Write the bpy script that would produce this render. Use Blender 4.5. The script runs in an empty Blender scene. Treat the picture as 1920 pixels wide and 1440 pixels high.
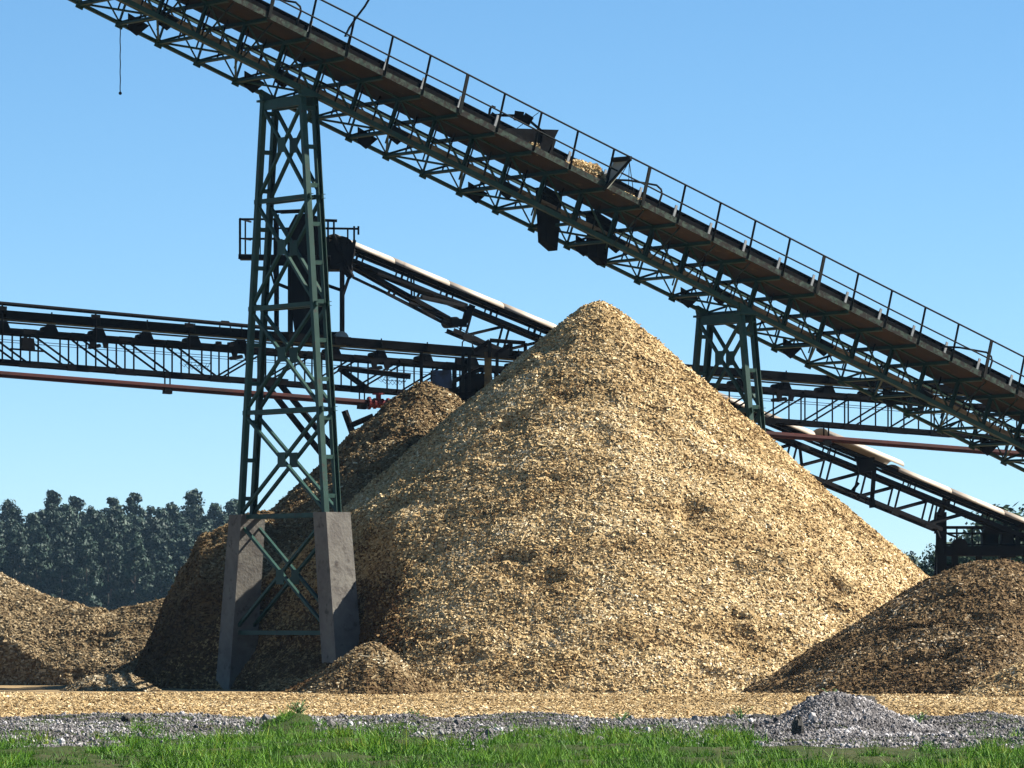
import bpy, math, random
import numpy as np
from mathutils import Vector, Matrix, Quaternion

random.seed(7)
RNG = np.random.default_rng(11)
scn = bpy.context.scene
col = scn.collection
R = math.radians

# ------------------------------------------------------------------ camera
F = 10500.0            # focal length in pixels of the 1920 px wide photograph
HOR, EYE = 1170.0, 1.8 # horizon row and eye height
cam_d = bpy.data.cameras.new('camera')
cam = bpy.data.objects.new('camera', cam_d)
col.objects.link(cam)
cam_d.sensor_width = 36.0
cam_d.lens = 36.0 * F / 1920.0
cam_d.shift_y = (HOR - 720.0) / 1920.0
cam_d.clip_start, cam_d.clip_end = 1.0, 6000.0
cam.location = (0, 0, EYE)
cam.rotation_euler = (R(90), 0, 0)
scn.camera = cam

# ------------------------------------------------------------------ sky and sun
SUN_EL, SUN_AZ = 40.0, 80.0          # azimuth clockwise from +Y (the view direction)
world = bpy.data.worlds.new('World'); scn.world = world; world.use_nodes = True
wn = world.node_tree; wn.nodes.clear()
w_out = wn.nodes.new('ShaderNodeOutputWorld'); w_bg = wn.nodes.new('ShaderNodeBackground')
sky = wn.nodes.new('ShaderNodeTexSky'); sky.sky_type = 'NISHITA'; sky.sun_disc = False
sky.sun_elevation = R(SUN_EL); sky.sun_rotation = R(SUN_AZ)
sky.altitude = 2500; sky.air_density = 0.78; sky.dust_density = 0.0; sky.ozone_density = 6.0
w_hs = wn.nodes.new('ShaderNodeHueSaturation'); w_hs.inputs['Saturation'].default_value = 1.05; w_hs.inputs['Hue'].default_value = .489
wn.links.new(sky.outputs[0], w_hs.inputs['Color'])
wn.links.new(w_hs.outputs[0], w_bg.inputs['Color'])
w_bg.inputs['Strength'].default_value = 0.05
wn.links.new(w_bg.outputs[0], w_out.inputs[0])
sun_d = bpy.data.lights.new('sun', 'SUN'); sun_d.energy = 5.0; sun_d.angle = R(0.5); sun_d.color = (1.0, 0.94, 0.84)
sun = bpy.data.objects.new('sun', sun_d); col.objects.link(sun)
SUNV = Vector((math.sin(R(SUN_AZ)) * math.cos(R(SUN_EL)), math.cos(R(SUN_AZ)) * math.cos(R(SUN_EL)), math.sin(R(SUN_EL))))
sun.rotation_euler = SUNV.to_track_quat('Z', 'Y').to_euler()
sun.location = (60, 100, 80)
vs = scn.view_settings
vs.view_transform = 'Standard'; vs.look = 'None'; vs.exposure = 1.6; vs.gamma = 1.0; vs.use_curve_mapping = False

# ------------------------------------------------------------------ helpers
def PW(px, py, Y):
    return Vector(((px - 960.0) * Y / F, Y, EYE + (HOR - py) * Y / F))
def XW(px, Y):
    return (px - 960.0) * Y / F

def hash2(ix, iy, seed):
    h = (ix.astype(np.int64) * 374761393 + iy.astype(np.int64) * 668265263 + seed * 974634777) & 0x7fffffff
    h = ((h ^ (h >> 13)) * 1274126177) & 0x7fffffff
    h = h ^ (h >> 16)
    return (h & 0xffff) / 65535.0
def vnoise(x, y, seed=0):
    ix, iy = np.floor(x), np.floor(y)
    fx, fy = x - ix, y - iy
    fx = fx * fx * (3 - 2 * fx); fy = fy * fy * (3 - 2 * fy)
    a = hash2(ix, iy, seed); b = hash2(ix + 1, iy, seed)
    c = hash2(ix, iy + 1, seed); d = hash2(ix + 1, iy + 1, seed)
    return (a + (b - a) * fx) * (1 - fy) + (c + (d - c) * fx) * fy
def fbm(x, y, s, octv=4, seed=0, gain=.5):
    x = np.asarray(x, float) / s; y = np.asarray(y, float) / s
    t = np.zeros(np.broadcast(x, y).shape); a = 1.0; n = 0.0
    for k in range(octv):
        t = t + a * (vnoise(x + 17.3 * k, y - 9.1 * k, seed + k) - .5); n += a
        x = x * 2.03; y = y * 2.03; a *= gain
    return t / n * 2

# --- materials
MAT = {}
def mat(name, base, rough=.7, second=None, amount=.5, scale=2.0, spec=.3, metal=0.0, third=None, amount3=.3, scale3=8.0, bump=0.0, bscale=20.0, tint=None, vcoord='pos'):
    m = bpy.data.materials.new(name); m.use_nodes = True
    nt = m.node_tree; b = nt.nodes['Principled BSDF']
    b.inputs['Roughness'].default_value = rough
    b.inputs['Specular IOR Level'].default_value = spec
    b.inputs['Metallic'].default_value = metal
    def rgb(c):
        n = nt.nodes.new('ShaderNodeRGB'); n.outputs[0].default_value = (*c, 1); return n.outputs[0]
    geo = nt.nodes.new('ShaderNodeNewGeometry'); pos = geo.outputs['Position']
    cur = rgb(base)
    def blend(cur, other, sc, am, soft):
        tx = nt.nodes.new('ShaderNodeTexNoise'); tx.inputs['Scale'].default_value = sc; tx.inputs['Detail'].default_value = 6; tx.inputs['Roughness'].default_value = .65
        nt.links.new(pos, tx.inputs['Vector'])
        mr = nt.nodes.new('ShaderNodeMapRange'); mr.inputs[1].default_value = 1 - am - soft + .0; mr.inputs[2].default_value = 1 - am + soft
        nt.links.new(tx.outputs['Fac'], mr.inputs[0])
        mx = nt.nodes.new('ShaderNodeMix'); mx.data_type = 'RGBA'
        nt.links.new(mr.outputs[0], mx.inputs[0]); nt.links.new(cur, mx.inputs[6]); nt.links.new(rgb(other), mx.inputs[7])
        return mx.outputs[2]
    if second: cur = blend(cur, second, scale, amount, .12)
    if third: cur = blend(cur, third, scale3, amount3, .06)
    if tint:     # per instance colour ramp
        at = nt.nodes.new('ShaderNodeAttribute'); at.attribute_type = 'INSTANCER'; at.attribute_name = 'tint'
        rp = nt.nodes.new('ShaderNodeValToRGB'); cr = rp.color_ramp
        while len(cr.elements) < len(tint): cr.elements.new(.5)
        for e, (p, c) in zip(cr.elements, tint): e.position = p; e.color = (*c, 1)
        nt.links.new(at.outputs['Fac'], rp.inputs[0]); cur = rp.outputs[0]
    nt.links.new(cur, b.inputs['Base Color'])
    if bump:
        tx = nt.nodes.new('ShaderNodeTexNoise'); tx.inputs['Scale'].default_value = bscale; tx.inputs['Detail'].default_value = 5
        nt.links.new(pos, tx.inputs['Vector'])
        bp = nt.nodes.new('ShaderNodeBump'); bp.inputs['Strength'].default_value = bump; bp.inputs['Distance'].default_value = .05
        nt.links.new(tx.outputs['Fac'], bp.inputs['Height']); nt.links.new(bp.outputs[0], b.inputs['Normal'])
    MAT[name] = m
    return m
mat('green_steel', (.008, .034, .025), .55, (.016, .050, .039), .45, 1.6, .2, third=(.03, .018, .012), amount3=.36, scale3=5)
mat('worn_green_edge', (.009, .022, .016), .75, (.042, .060, .046), .5, 5.0, .15, third=(.012, .009, .007), amount3=.5, scale3=7)
mat('dark_steel', (.006, .008, .0075), .75, (.013, .010, .008), .42, 2.2, .08)
mat('black_steel', (.005, .005, .006), .8, (.010, .008, .007), .4, 2.0, .06)
mat('rust_deck', (.034, .018, .008), .85, (.018, .011, .006), .5, 1.1, third=(.06, .04, .016), amount3=.36, scale3=2.5)
mat('rubber', (.004, .004, .0045), .9, (.009, .0085, .008), .4, 1.5, .03)
mat('dusty_belt', (.16, .165, .175), .85, (.05, .045, .042), .5, 1.8, .15)
mat('galvanised', (.28, .28, .27), .45, (.18, .18, .17), .5, 6, .4, metal=.4)
mat('pale_plate', (.32, .34, .29), .6, (.22, .23, .19), .4, 3)
mat('cream_sheet', (.36, .31, .25), .6, (.28, .23, .18), .45, .9, third=(.18, .13, .10), amount3=.33, scale3=2.5)
mat('red_pipe', (.045, .010, .008), .7, (.025, .009, .007), .45, 1.5, .12)
mat('red_valve', (.13, .006, .006), .6, (.09, .006, .006), .4, 4)
mat('blue_motor', (.02, .04, .09), .5, (.012, .015, .02), .5, 3)
mat('yellow_stringer', (.14, .10, .03), .7, (.04, .03, .015), .5, 2.0)
mat('concrete', (.15, .14, .12), .9, (.10, .09, .08), .5, 1.3, .2, third=(.06, .052, .045), amount3=.38, scale3=3.5, bump=.3, bscale=14)
mat('chip_ground', (.27, .19, .095), .95, (.21, .155, .085), .5, 2.2, .1, third=(.14, .095, .05), amount3=.42, scale3=9, bump=.6, bscale=18)
mat('pile_core', (.14, .083, .038), .95, (.10, .058, .027), .5, 4, .1, bump=.8, bscale=16)
mat('old_pile_core', (.08, .05, .025), .95, (.055, .035, .018), .5, 4, .1, bump=.8, bscale=16)
FRESH = [(0, (.07, .036, .014)), (.20, (.235, .152, .066)), (.58, (.41, .295, .145)), (.86, (.55, .435, .255)), (1, (.70, .60, .42))]
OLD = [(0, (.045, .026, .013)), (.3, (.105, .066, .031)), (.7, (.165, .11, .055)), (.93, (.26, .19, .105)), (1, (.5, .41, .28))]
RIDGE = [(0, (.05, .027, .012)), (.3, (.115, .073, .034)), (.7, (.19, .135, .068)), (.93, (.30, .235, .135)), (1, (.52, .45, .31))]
mat('chips_fresh', (.6, .45, .25), .75, tint=FRESH, spec=.06)
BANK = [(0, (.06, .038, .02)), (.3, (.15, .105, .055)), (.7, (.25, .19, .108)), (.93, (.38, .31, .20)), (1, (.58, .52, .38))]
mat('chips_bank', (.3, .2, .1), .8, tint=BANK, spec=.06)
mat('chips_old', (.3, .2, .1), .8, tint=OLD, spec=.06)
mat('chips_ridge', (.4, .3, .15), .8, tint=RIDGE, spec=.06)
mat('soil', (.030, .046, .010), .95, (.052, .050, .024), .45, 1.2, .1, third=(.018, .030, .006), amount3=.4, scale3=5, bump=.6, bscale=12)
mat('gravel', (.4, .38, .36), .85, tint=[(0, (.03, .027, .027)), (.35, (.11, .10, .098)), (.75, (.23, .215, .21)), (1, (.60, .57, .565))], spec=.3)
mat('grass', (.05, .13, .02), .6, tint=[(0, (.010, .036, .001)), (.4, (.040, .125, .002)), (.85, (.095, .215, .004)), (1, (.18, .22, .02))], spec=.2)
mat('weed_leaf', (.06, .13, .03), .6, (.09, .17, .05), .5, 20)
mat('bark', (.10, .075, .055), .9, (.06, .045, .035), .5, 4)
mat('dark_rock', (.035, .033, .03), .9, (.07, .065, .06), .4, 6, bump=.7, bscale=12)
def leaf_mat(name, a, b2, c):
    m = mat(name, a, .65, spec=.25)
    nt = m.node_tree; b = nt.nodes['Principled BSDF']
    oi = nt.nodes.new('ShaderNodeObjectInfo'); geo = nt.nodes.new('ShaderNodeNewGeometry')
    ad = nt.nodes.new('ShaderNodeMath'); ad.operation = 'MULTIPLY_ADD'; ad.inputs[1].default_value = .55
    nt.links.new(oi.outputs['Random'], ad.inputs[0])
    ml = nt.nodes.new('ShaderNodeMath'); ml.operation = 'MULTIPLY'; ml.inputs[1].default_value = .45
    nt.links.new(geo.outputs['Random Per Island'], ml.inputs[0]); nt.links.new(ml.outputs[0], ad.inputs[2])
    rp = nt.nodes.new('ShaderNodeValToRGB'); cr = rp.color_ramp; cr.elements.new(.5)
    for e, (p, cc) in zip(cr.elements, ((0, a), (.5, b2), (1, c))): e.position = p; e.color = (*cc, 1)
    nt.links.new(ad.outputs[0], rp.inputs[0]); nt.links.new(rp.outputs[0], b.inputs['Base Color'])
    return m
leaf_mat('far_leaves', (.006, .018, .012), (.012, .030, .019), (.023, .048, .028))
leaf_mat('near_leaves', (.010, .03, .014), (.018, .046, .02), (.03, .066, .028))

# --- objects
def thing(name, label, cat, loc, group=None):
    o = bpy.data.objects.new(name, None); col.objects.link(o)
    o.location = loc; o['label'] = label; o['category'] = cat; o.empty_display_size = .2
    if group: o['group'] = group
    return o
def set_parent(o, parent):
    if parent is None: return
    o.parent = parent
WORLD = {}
def wmat(o):
    return WORLD.get(o.name, Matrix.Translation(o.location))
def place(o, parent, M):
    """link o with the world matrix M under parent"""
    col.objects.link(o)
    WORLD[o.name] = M
    if parent is not None:
        o.parent = parent
        o.matrix_local = wmat(parent).inverted() @ M
    else:
        o.matrix_local = M
    return o
def mesh_obj(name, verts, faces, m, parent=None, origin=(0, 0, 0), smooth=False):
    me = bpy.data.meshes.new(name)
    og = Vector(origin)
    me.from_pydata([tuple(Vector(v) - og) for v in verts], [], faces); me.update()
    me.materials.append(MAT[m])
    if smooth: me.polygons.foreach_set('use_smooth', [True] * len(me.polygons))
    o = bpy.data.objects.new(name, me)
    return place(o, parent, Matrix.Translation(og))
PROF = {
 'bar': [(-.5, -.5), (.5, -.5), (.5, .5), (-.5, .5)],
 'angle': [(-.5, -.5), (.5, -.5), (.5, -.36), (-.36, -.36), (-.36, .5), (-.5, .5)],
 'channel': [(-.5, -.5), (.5, -.5), (.5, -.38), (-.36, -.38), (-.36, .38), (.5, .38), (.5, .5), (-.5, .5)],
 'ibeam': [(-.5, -.5), (.5, -.5), (.5, -.38), (.1, -.38), (.1, .38), (.5, .38), (.5, .5), (-.5, .5), (-.5, .38), (-.1, .38), (-.1, -.38), (-.5, -.38)],
 'tube': [(.5 * math.cos(k * math.pi / 4), .5 * math.sin(k * math.pi / 4)) for k in range(8)],
}
UNIT = {}
def unit(prof, m):
    key = (prof, m)
    if key not in UNIT:
        p = PROF[prof]; n = len(p)
        v = [(0, a, b) for a, b in p] + [(1, a, b) for a, b in p]
        f = [(i, (i + 1) % n, n + (i + 1) % n, n + i) for i in range(n)]
        f += [tuple(range(n - 1, -1, -1)), tuple(range(n, 2 * n))]
        me = bpy.data.meshes.new(prof + '_' + m); me.from_pydata(v, [], f); me.update(); me.materials.append(MAT[m])
        UNIT[key] = me
    return UNIT[key]
def beam(parent, name, p, q, w, h, m, prof='bar', up=(0, 0, 1), real=False):
    p, q = Vector(p), Vector(q); d = q - p; L = d.length; d.normalize()
    u = Vector(up); s = u.cross(d)
    if s.length < 1e-4: s = Vector((1, 0, 0)).cross(d)
    s.normalize(); u = d.cross(s)
    M = Matrix(((d.x * L, s.x * w, u.x * h, p.x), (d.y * L, s.y * w, u.y * h, p.y), (d.z * L, s.z * w, u.z * h, p.z), (0, 0, 0, 1)))
    if real:            # a mesh of its own at scale 1, fit to carry sub-parts
        um = unit(prof, m)
        return mesh_obj(name, [M @ v.co for v in um.vertices], [tuple(f.vertices) for f in um.polygons], m, parent, p)
    o = bpy.data.objects.new(name, unit(prof, m))
    return place(o, parent, M)
def box8(parent, name, low, high, m):
    """prism between two 4 point loops"""
    v = list(low) + list(high)
    f = [(3, 2, 1, 0), (4, 5, 6, 7)] + [(i, (i + 1) % 4, 4 + (i + 1) % 4, 4 + i) for i in range(4)]
    og = sum((Vector(a) for a in low), Vector()) / 4
    return mesh_obj(name, v, f, m, parent, og)
def bent_tube(parent, name, pts, r, m, n=6):
    pts = [Vector(p) for p in pts]; v = []; f = []
    ref = Vector((.3, -.8, .5))
    for i, p in enumerate(pts):
        d = (pts[min(i + 1, len(pts) - 1)] - pts[max(i - 1, 0)]).normalized()
        a = d.cross(ref).normalized(); b = d.cross(a)
        for k in range(n):
            t = 2 * math.pi * k / n; v.append(p + a * (r * math.cos(t)) + b * (r * math.sin(t)))
    for i in range(len(pts) - 1):
        for k in range(n):
            f.append((i * n + k, i * n + (k + 1) % n, (i + 1) * n + (k + 1) % n, (i + 1) * n + k))
    f.append(tuple(range(n - 1, -1, -1))); f.append(tuple(range((len(pts) - 1) * n, len(pts) * n)))
    return mesh_obj(name, v, f, m, parent, pts[0])
def disc(parent, name, c, axis, r, t, m, n=18):
    c = Vector(c); ax = Vector(axis).normalized(); a = ax.orthogonal().normalized(); b = ax.cross(a)
    v = []
    for s in (-.5, .5):
        for k in range(n):
            th = 2 * math.pi * k / n; v.append(c + ax * (s * t) + a * (r * math.cos(th)) + b * (r * math.sin(th)))
    f = [(k, (k + 1) % n, n + (k + 1) % n, n + k) for k in range(n)] + [tuple(range(n - 1, -1, -1)), tuple(range(n, 2 * n))]
    return mesh_obj(name, v, f, m, parent, c)

# --- scattered small pieces (chips, stones, blades): one object, instances by geometry nodes
def scatter(name, parent, pts, eul, scl, tint, shape, m, label=None, cat=None):
    me = bpy.data.meshes.new(name)
    n = len(pts)
    me.vertices.add(n); me.vertices.foreach_set('co', np.asarray(pts, np.float32).ravel())
    for an, dt, arr in (('rot', 'FLOAT_VECTOR', eul), ('scl', 'FLOAT_VECTOR', scl), ('tint', 'FLOAT', tint)):
        at = me.attributes.new(an, dt, 'POINT')
        at.data.foreach_set('vector' if dt == 'FLOAT_VECTOR' else 'value', np.asarray(arr, np.float32).ravel())
    me.update()
    o = bpy.data.objects.new(name, me); place(o, parent, Matrix.Identity(4)); o['kind'] = 'stuff'
    if label: o['label'] = label
    if cat: o['category'] = cat
    ng = bpy.data.node_groups.new('scatter_' + shape, 'GeometryNodeTree')
    ng.interface.new_socket('Geometry', in_out='INPUT', socket_type='NodeSocketGeometry')
    ng.interface.new_socket('Geometry', in_out='OUTPUT', socket_type='NodeSocketGeometry')
    N = ng.nodes.new; L = ng.links.new
    gi = N('NodeGroupInput'); go = N('NodeGroupOutput')
    mp = N('GeometryNodeMeshToPoints'); L(gi.outputs[0], mp.inputs['Mesh'])
    ip = N('GeometryNodeInstanceOnPoints'); L(mp.outputs[0], ip.inputs['Points'])
    if shape == 'chip':
        g = N('GeometryNodeMeshCube'); gout = g.outputs['Mesh']
    elif shape == 'stone':
        g = N('GeometryNodeMeshIcoSphere'); g.inputs['Radius'].default_value = .5; g.inputs['Subdivisions'].default_value = 1; gout = g.outputs['Mesh']
    else:
        g = N('GeometryNodeMeshCone'); g.inputs['Vertices'].default_value = 3; g.inputs['Radius Bottom'].default_value = .5
        g.inputs['Radius Top'].default_value = 0; g.inputs['Depth'].default_value = 1.0; gout = g.outputs['Mesh']
    sm = N('GeometryNodeSetMaterial'); sm.inputs['Material'].default_value = MAT[m]
    L(gout, sm.inputs['Geometry']); L(sm.outputs[0], ip.inputs['Instance'])
    def attr(nm, ty):
        a = N('GeometryNodeInputNamedAttribute'); a.data_type = ty; a.inputs['Name'].default_value = nm
        return a.outputs['Attribute']
    er = N('FunctionNodeEulerToRotation'); L(attr('rot', 'FLOAT_VECTOR'), er.inputs[0]); L(er.outputs[0], ip.inputs['Rotation'])
    L(attr('scl', 'FLOAT_VECTOR'), ip.inputs['Scale']); L(ip.outputs[0], go.inputs[0])
    md = o.modifiers.new('scatter', 'NODES'); md.node_group = ng
    return o
def frames_to_euler(nrm, spin, tilt_rng):
    """random orientation lying about the normal"""
    n = nrm + RNG.normal(0, tilt_rng, nrm.shape); n /= np.linalg.norm(n, axis=1)[:, None]
    h = np.stack([np.cos(spin), np.sin(spin), np.zeros_like(spin)], 1)
    t = h - n * np.sum(h * n, 1)[:, None]; t /= np.linalg.norm(t, axis=1)[:, None]
    b = np.cross(n, t)
    ry = -np.arcsin(np.clip(t[:, 2], -1, 1)); rx = np.arctan2(b[:, 2], n[:, 2]); rz = np.arctan2(t[:, 1], t[:, 0])
    return np.stack([rx, ry, rz], 1)

# ================================================================== GROUND
def sheet(name, xs, ys, H, m, kind='structure', cut=None, smooth=False):
    X, Y = np.meshgrid(xs, ys); Z = H(X, Y)
    nx, ny = len(xs), len(ys)
    v = np.stack([X.ravel(), Y.ravel(), Z.ravel()], 1)
    idx = np.arange(nx * ny).reshape(ny, nx)
    q = np.stack([idx[:-1, :-1], idx[:-1, 1:], idx[1:, 1:], idx[1:, :-1]], -1).reshape(-1, 4)
    if cut is not None:
        keep = cut(X, Y, Z).ravel()
        q = q[keep[q].any(1)]
        used = np.zeros(nx * ny, bool); used[q.ravel()] = True
        remap = np.cumsum(used) - 1; v = v[used]; q = remap[q]
    me = bpy.data.meshes.new(name)
    me.vertices.add(len(v)); me.vertices.foreach_set('co', v.astype(np.float32).ravel())
    me.loops.add(len(q) * 4); me.loops.foreach_set('vertex_index', q.ravel().astype(np.int32))
    me.polygons.add(len(q)); me.polygons.foreach_set('loop_start', np.arange(len(q), dtype=np.int32) * 4)
    me.polygons.foreach_set('loop_total', np.full(len(q), 4, np.int32))
    if smooth: me.polygons.foreach_set('use_smooth', np.ones(len(q), bool))
    me.update(calc_edges=True); me.validate()
    me.materials.append(MAT[m])
    o = bpy.data.objects.new(name, me); col.objects.link(o)
    if kind: o['kind'] = kind
    return o
def flat0(X, Y): return np.zeros_like(X) - .03
ground = sheet('ground', np.array([-3000., 3000.]), np.array([-200., 5000.]), lambda X, Y: np.full_like(X, -.06), 'soil')
YARD0 = 99.5
def yard_h(X, Y): return .02 + .05 * fbm(X, Y, 3.0, 4, 5) * np.clip((Y - YARD0) / 4, 0, 1) - .06 * np.clip((YARD0 + 1 - Y), 0, 1)
yard = sheet('chip_yard', np.linspace(-40, 40, 200), np.concatenate([np.linspace(YARD0, 146, 110), np.linspace(148, 260, 20)]), yard_h, 'chip_ground')

def bumps(X, Y, L):
    z = np.zeros_like(X)
    for (cx, cy, rx, ry, h) in L:
        z = z + h * np.exp(-(((X - cx) / rx) ** 2 + ((Y - cy) / ry) ** 2))
    return z
MOUNDS = [(XW(1590, 88), 88, .95, 2.6, .50), (XW(1530, 87), 86.5, .5, 2.0, .20), (XW(1850, 92), 92, 1.1, 2.5, .22), (XW(760, 92), 92, .6, 2.2, .14),
          (XW(560, 90), 90, .55, 2, .22), (XW(210, 96), 97, 2.2, 4, .10), (XW(1420, 92), 92, .5, 2, .10), (XW(1010, 103), 102, 1.0, 2.5, .13)]
def verge_h(X, Y):
    edge = np.clip((YARD0 + 3.2 + 1.2 * fbm(X, 0 * Y, 2.5, 3, 8) - Y) / 1.5, 0, 1)
    z = (.10 + .10 * fbm(X, Y, 2.2, 4, 2) + .05 * fbm(X, Y, .5, 3, 3)) * edge + bumps(X, Y, MOUNDS) - .05 * (1 - edge)
    return z
verge = sheet('verge', np.linspace(-16, 16, 380), np.linspace(55, YARD0 + 5, 330), verge_h, 'soil', smooth=True)

# ================================================================== CHIP PILES
AP = (XW(1120, 155), 155.0)
def seg_dist(X, Y, poly):
    """signed distance to a polyline, positive on its right hand side"""
    best = np.full(X.shape, 1e9); sg = np.ones(X.shape)
    for (x0, y0), (x1, y1) in zip(poly[:-1], poly[1:]):
        dx, dy = x1 - x0, y1 - y0; L2 = dx * dx + dy * dy
        t = np.clip(((X - x0) * dx + (Y - y0) * dy) / L2, 0, 1)
        d = np.hypot(X - x0 - t * dx, Y - y0 - t * dy)
        cr = dx * (Y - y0) - dy * (X - x0)
        u = d < best - 1e-9
        best = np.where(u, d, best); sg = np.where(u, np.where(cr < 0, 1, -1), sg)
    return best * sg
CUT = [(-3.6, 136.0), (-3.65, 147.8), (-5.6, 151.0), (-6.9, 152.8), (-9.5, 154.0), (-10.45, 156.2), (-11.0, 161), (-11.0, 190)]
def face(X, Y):
    d = seg_dist(X, Y, CUT) + .25 * fbm(X, Y, 1.6, 3, 21) + .07 * fbm(X, Y, .35, 2, 22)
    a0 = 1.1 * np.clip((X + 8.8) / 2.0, 0, 1)      # apron of loose chips round the piers
    return np.where(d > 0, a0 + 2.3 * d, a0 + (.5 + 1.5 * (1 - a0 / 1.1)) * d)
def lumps(X, Y, a=1.0, seed=30):
    big = .12 * fbm(X * .7, Y, 1.9, 3, seed)
    med = fbm(X * .55, Y * 1.1, .42, 3, seed + 5)
    fine = .035 * fbm(X, Y, .16, 2, seed + 9)
    pits = -.22 * np.clip(fbm(X * .5, Y * 1.2, .6, 2, seed + 12) - .34, 0, 1) / .4
    return a * (big + .10 * med + fine + pits)
def cone(X, Y, cx, cy, z, m, r0, seed, wob=.05):
    dx, dy = X - cx, Y - cy; r = np.hypot(dx, dy); th = np.arctan2(dy, dx)
    rr = r * (1 + wob * fbm(np.cos(th) * 2 + 5, np.sin(th) * 2, 1.0, 2, seed))
    return z + m * r0 - m * np.sqrt(rr * rr + r0 * r0)
def H_main(X, Y):
    h = cone(X, Y, AP[0], AP[1], 10.60, .885, .55, 40, .045)
    h = np.where(h < .5, h + .18 * (1 - h / .5).clip(0, 1) * .4, h)
    return np.minimum(h + lumps(X, Y), face(X, Y))
RP = (XW(799, 159.6), 159.6)
def H_ridge(X, Y):
    h = cone(X, Y, RP[0], RP[1], 8.75, .90, .3, 41, .08)
    h2 = cone(X, Y, -7.0, 157.6, 5.0, .78, .7, 42, .1)
    h = np.maximum(h, h2) + 1.5 * lumps(X, Y, 1.0, 60) + .25 * fbm(X, Y, 2.2, 3, 66)
    return np.minimum(h, face(X, Y))
CRX = [-34, -22, -17.5, -15.1, -13.5, -11.9, -10.4, -9.0, -8.0]
CRZ = [4.2, 4.6, 3.9, 3.2, 2.5, 2.2, 2.45, 2.7, 2.4]
SCARP = [(-6, 158.5), (-11.3, 160.9), (-12.0, 161.6), (-15.1, 162.9), (-19, 164.4), (-26, 167)]
def H_bank(X, Y):
    zc = np.interp(X, CRX, CRZ)
    h = zc - .72 * (np.sqrt((Y - 165.0 - .45 * np.clip(-12.2 - X, 0, 6)) ** 2 + .3) - .55) + lumps(X, Y, 1.1, 80) + .12 * fbm(X, Y, 2.5, 2, 85)
    d = seg_dist(X, Y, SCARP) + .10 * fbm(X, Y, .9, 3, 24)
    return np.minimum(h, np.where(d > 0, 2.8 * d, 2 * d))
def H_berm(X, Y):
    return .42 - .42 * (np.abs(Y - 149.3 - .6 * fbm(X, 0 * X, 3, 2, 87)) / 1.3) ** 1.4 - np.clip((-11.3 - X) * .6, 0, 2) - np.clip((X + 10.2) * .5, 0, 2) + .5 * lumps(X, Y, 1.0, 88)
MO = (XW(1872, 144), 144.0)
def H_mound(X, Y):
    a = cone(X, Y, MO[0], MO[1], 3.42, .62, 1.3, 44, .06)
    b = cone(X, Y, MO[0] + 4.5, MO[1] + .5, 3.5, .62, 1.2, 45, .06)
    return np.maximum(a, b) + lumps(X, Y, 1.0, 90)
def H_spill(X, Y):
    return cone(X, Y, XW(700, 142.5), 142.6, 1.35, .85, .25, 46, .2) + .8 * lumps(X, Y, 1.0, 100)
def H_side(X, Y):
    return cone(X, Y, XW(1960, 136), 136.5, 1.0, .6, .4, 47, .1) + .6 * lumps(X, Y, 1.0, 110)
ALLH = [H_main, H_ridge, H_bank, H_mound, H_spill, H_side, H_berm]
def pile(name, label, H, x0, x1, y0, y1, res, core, chipmat, dens, ymax, size=(.092, .042, .010), cut_shade=False):
    o = sheet(name, np.arange(x0, x1 + res, res), np.arange(y0, y1 + res, res), H, core, None, cut=lambda X, Y, Z: Z > -.12)
    o['label'] = label; o['category'] = 'chip pile'; o['group'] = 'heaps of wood chips in the yard'
    n = int((x1 - x0) * (min(y1, ymax) - y0) * dens * 1.3)
    x = RNG.uniform(x0, x1, n); y = RNG.uniform(y0, min(y1, ymax), n)
    z = H(x, y); k = z > .0
    for G in ALLH:
        if G is not H: k &= G(x, y) < z + .02
    x, y, z = x[k], y[k], z[k]
    e = .07
    nr = np.stack([-(H(x + e, y) - H(x - e, y)) / (2 * e), -(H(x, y + e) - H(x, y - e)) / (2 * e), np.ones_like(x)], 1)
    nr /= np.linalg.norm(nr, axis=1)[:, None]
    # steep faces get more pieces per plan area: drop some elsewhere
    k = RNG.uniform(0, 1, len(x)) < np.clip(.62 / nr[:, 2] * .9, .3, 1)
    x, y, z, nr = x[k], y[k], z[k], nr[k]; n = len(x)
    L = size[0] * RNG.lognormal(0, .35, n); W = size[1] * RNG.lognormal(0, .3, n); T = size[2] * RNG.lognormal(0, .3, n)
    long = RNG.uniform(0, 1, n) < .006; L = np.where(long, L * 2.6, L); W = np.where(long, W * .6, W)
    p = np.stack([x, y, z], 1) + nr * RNG.uniform(-.004, .035, n)[:, None]
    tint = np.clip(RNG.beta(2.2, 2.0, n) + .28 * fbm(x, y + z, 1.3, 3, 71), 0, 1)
    if cut_shade:           # shade put into chip tint: darkest on cut face and apron, fading behind
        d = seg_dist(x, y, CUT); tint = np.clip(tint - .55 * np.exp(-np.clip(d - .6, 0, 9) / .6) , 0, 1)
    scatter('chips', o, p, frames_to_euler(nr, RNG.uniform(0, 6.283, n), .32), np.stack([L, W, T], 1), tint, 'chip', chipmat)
    return o
pile('wood_chip_pile', 'tallest pale golden cone of wood chips in the middle of the yard', H_main, AP[0] - 14, AP[0] + 14, AP[1] - 14, AP[1] + 13.5, .1, 'pile_core', 'chips_fresh', 1150, 156.5, cut_shade=True)
pile('wood_chip_pile', 'darker chip ridge with steep shaded cut face behind the lattice tower', H_ridge, -13.5, 8, 147, 170, .12, 'pile_core', 'chips_ridge', 700, 161, cut_shade=True)
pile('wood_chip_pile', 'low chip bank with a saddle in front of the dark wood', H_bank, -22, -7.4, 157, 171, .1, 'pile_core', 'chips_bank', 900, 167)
pile('wood_chip_pile', 'knee-high chip windrow along the road before the chip bank', H_berm, -14.5, -8.5, 147, 151.6, .08, 'pile_core', 'chips_bank', 900, 152)
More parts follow.
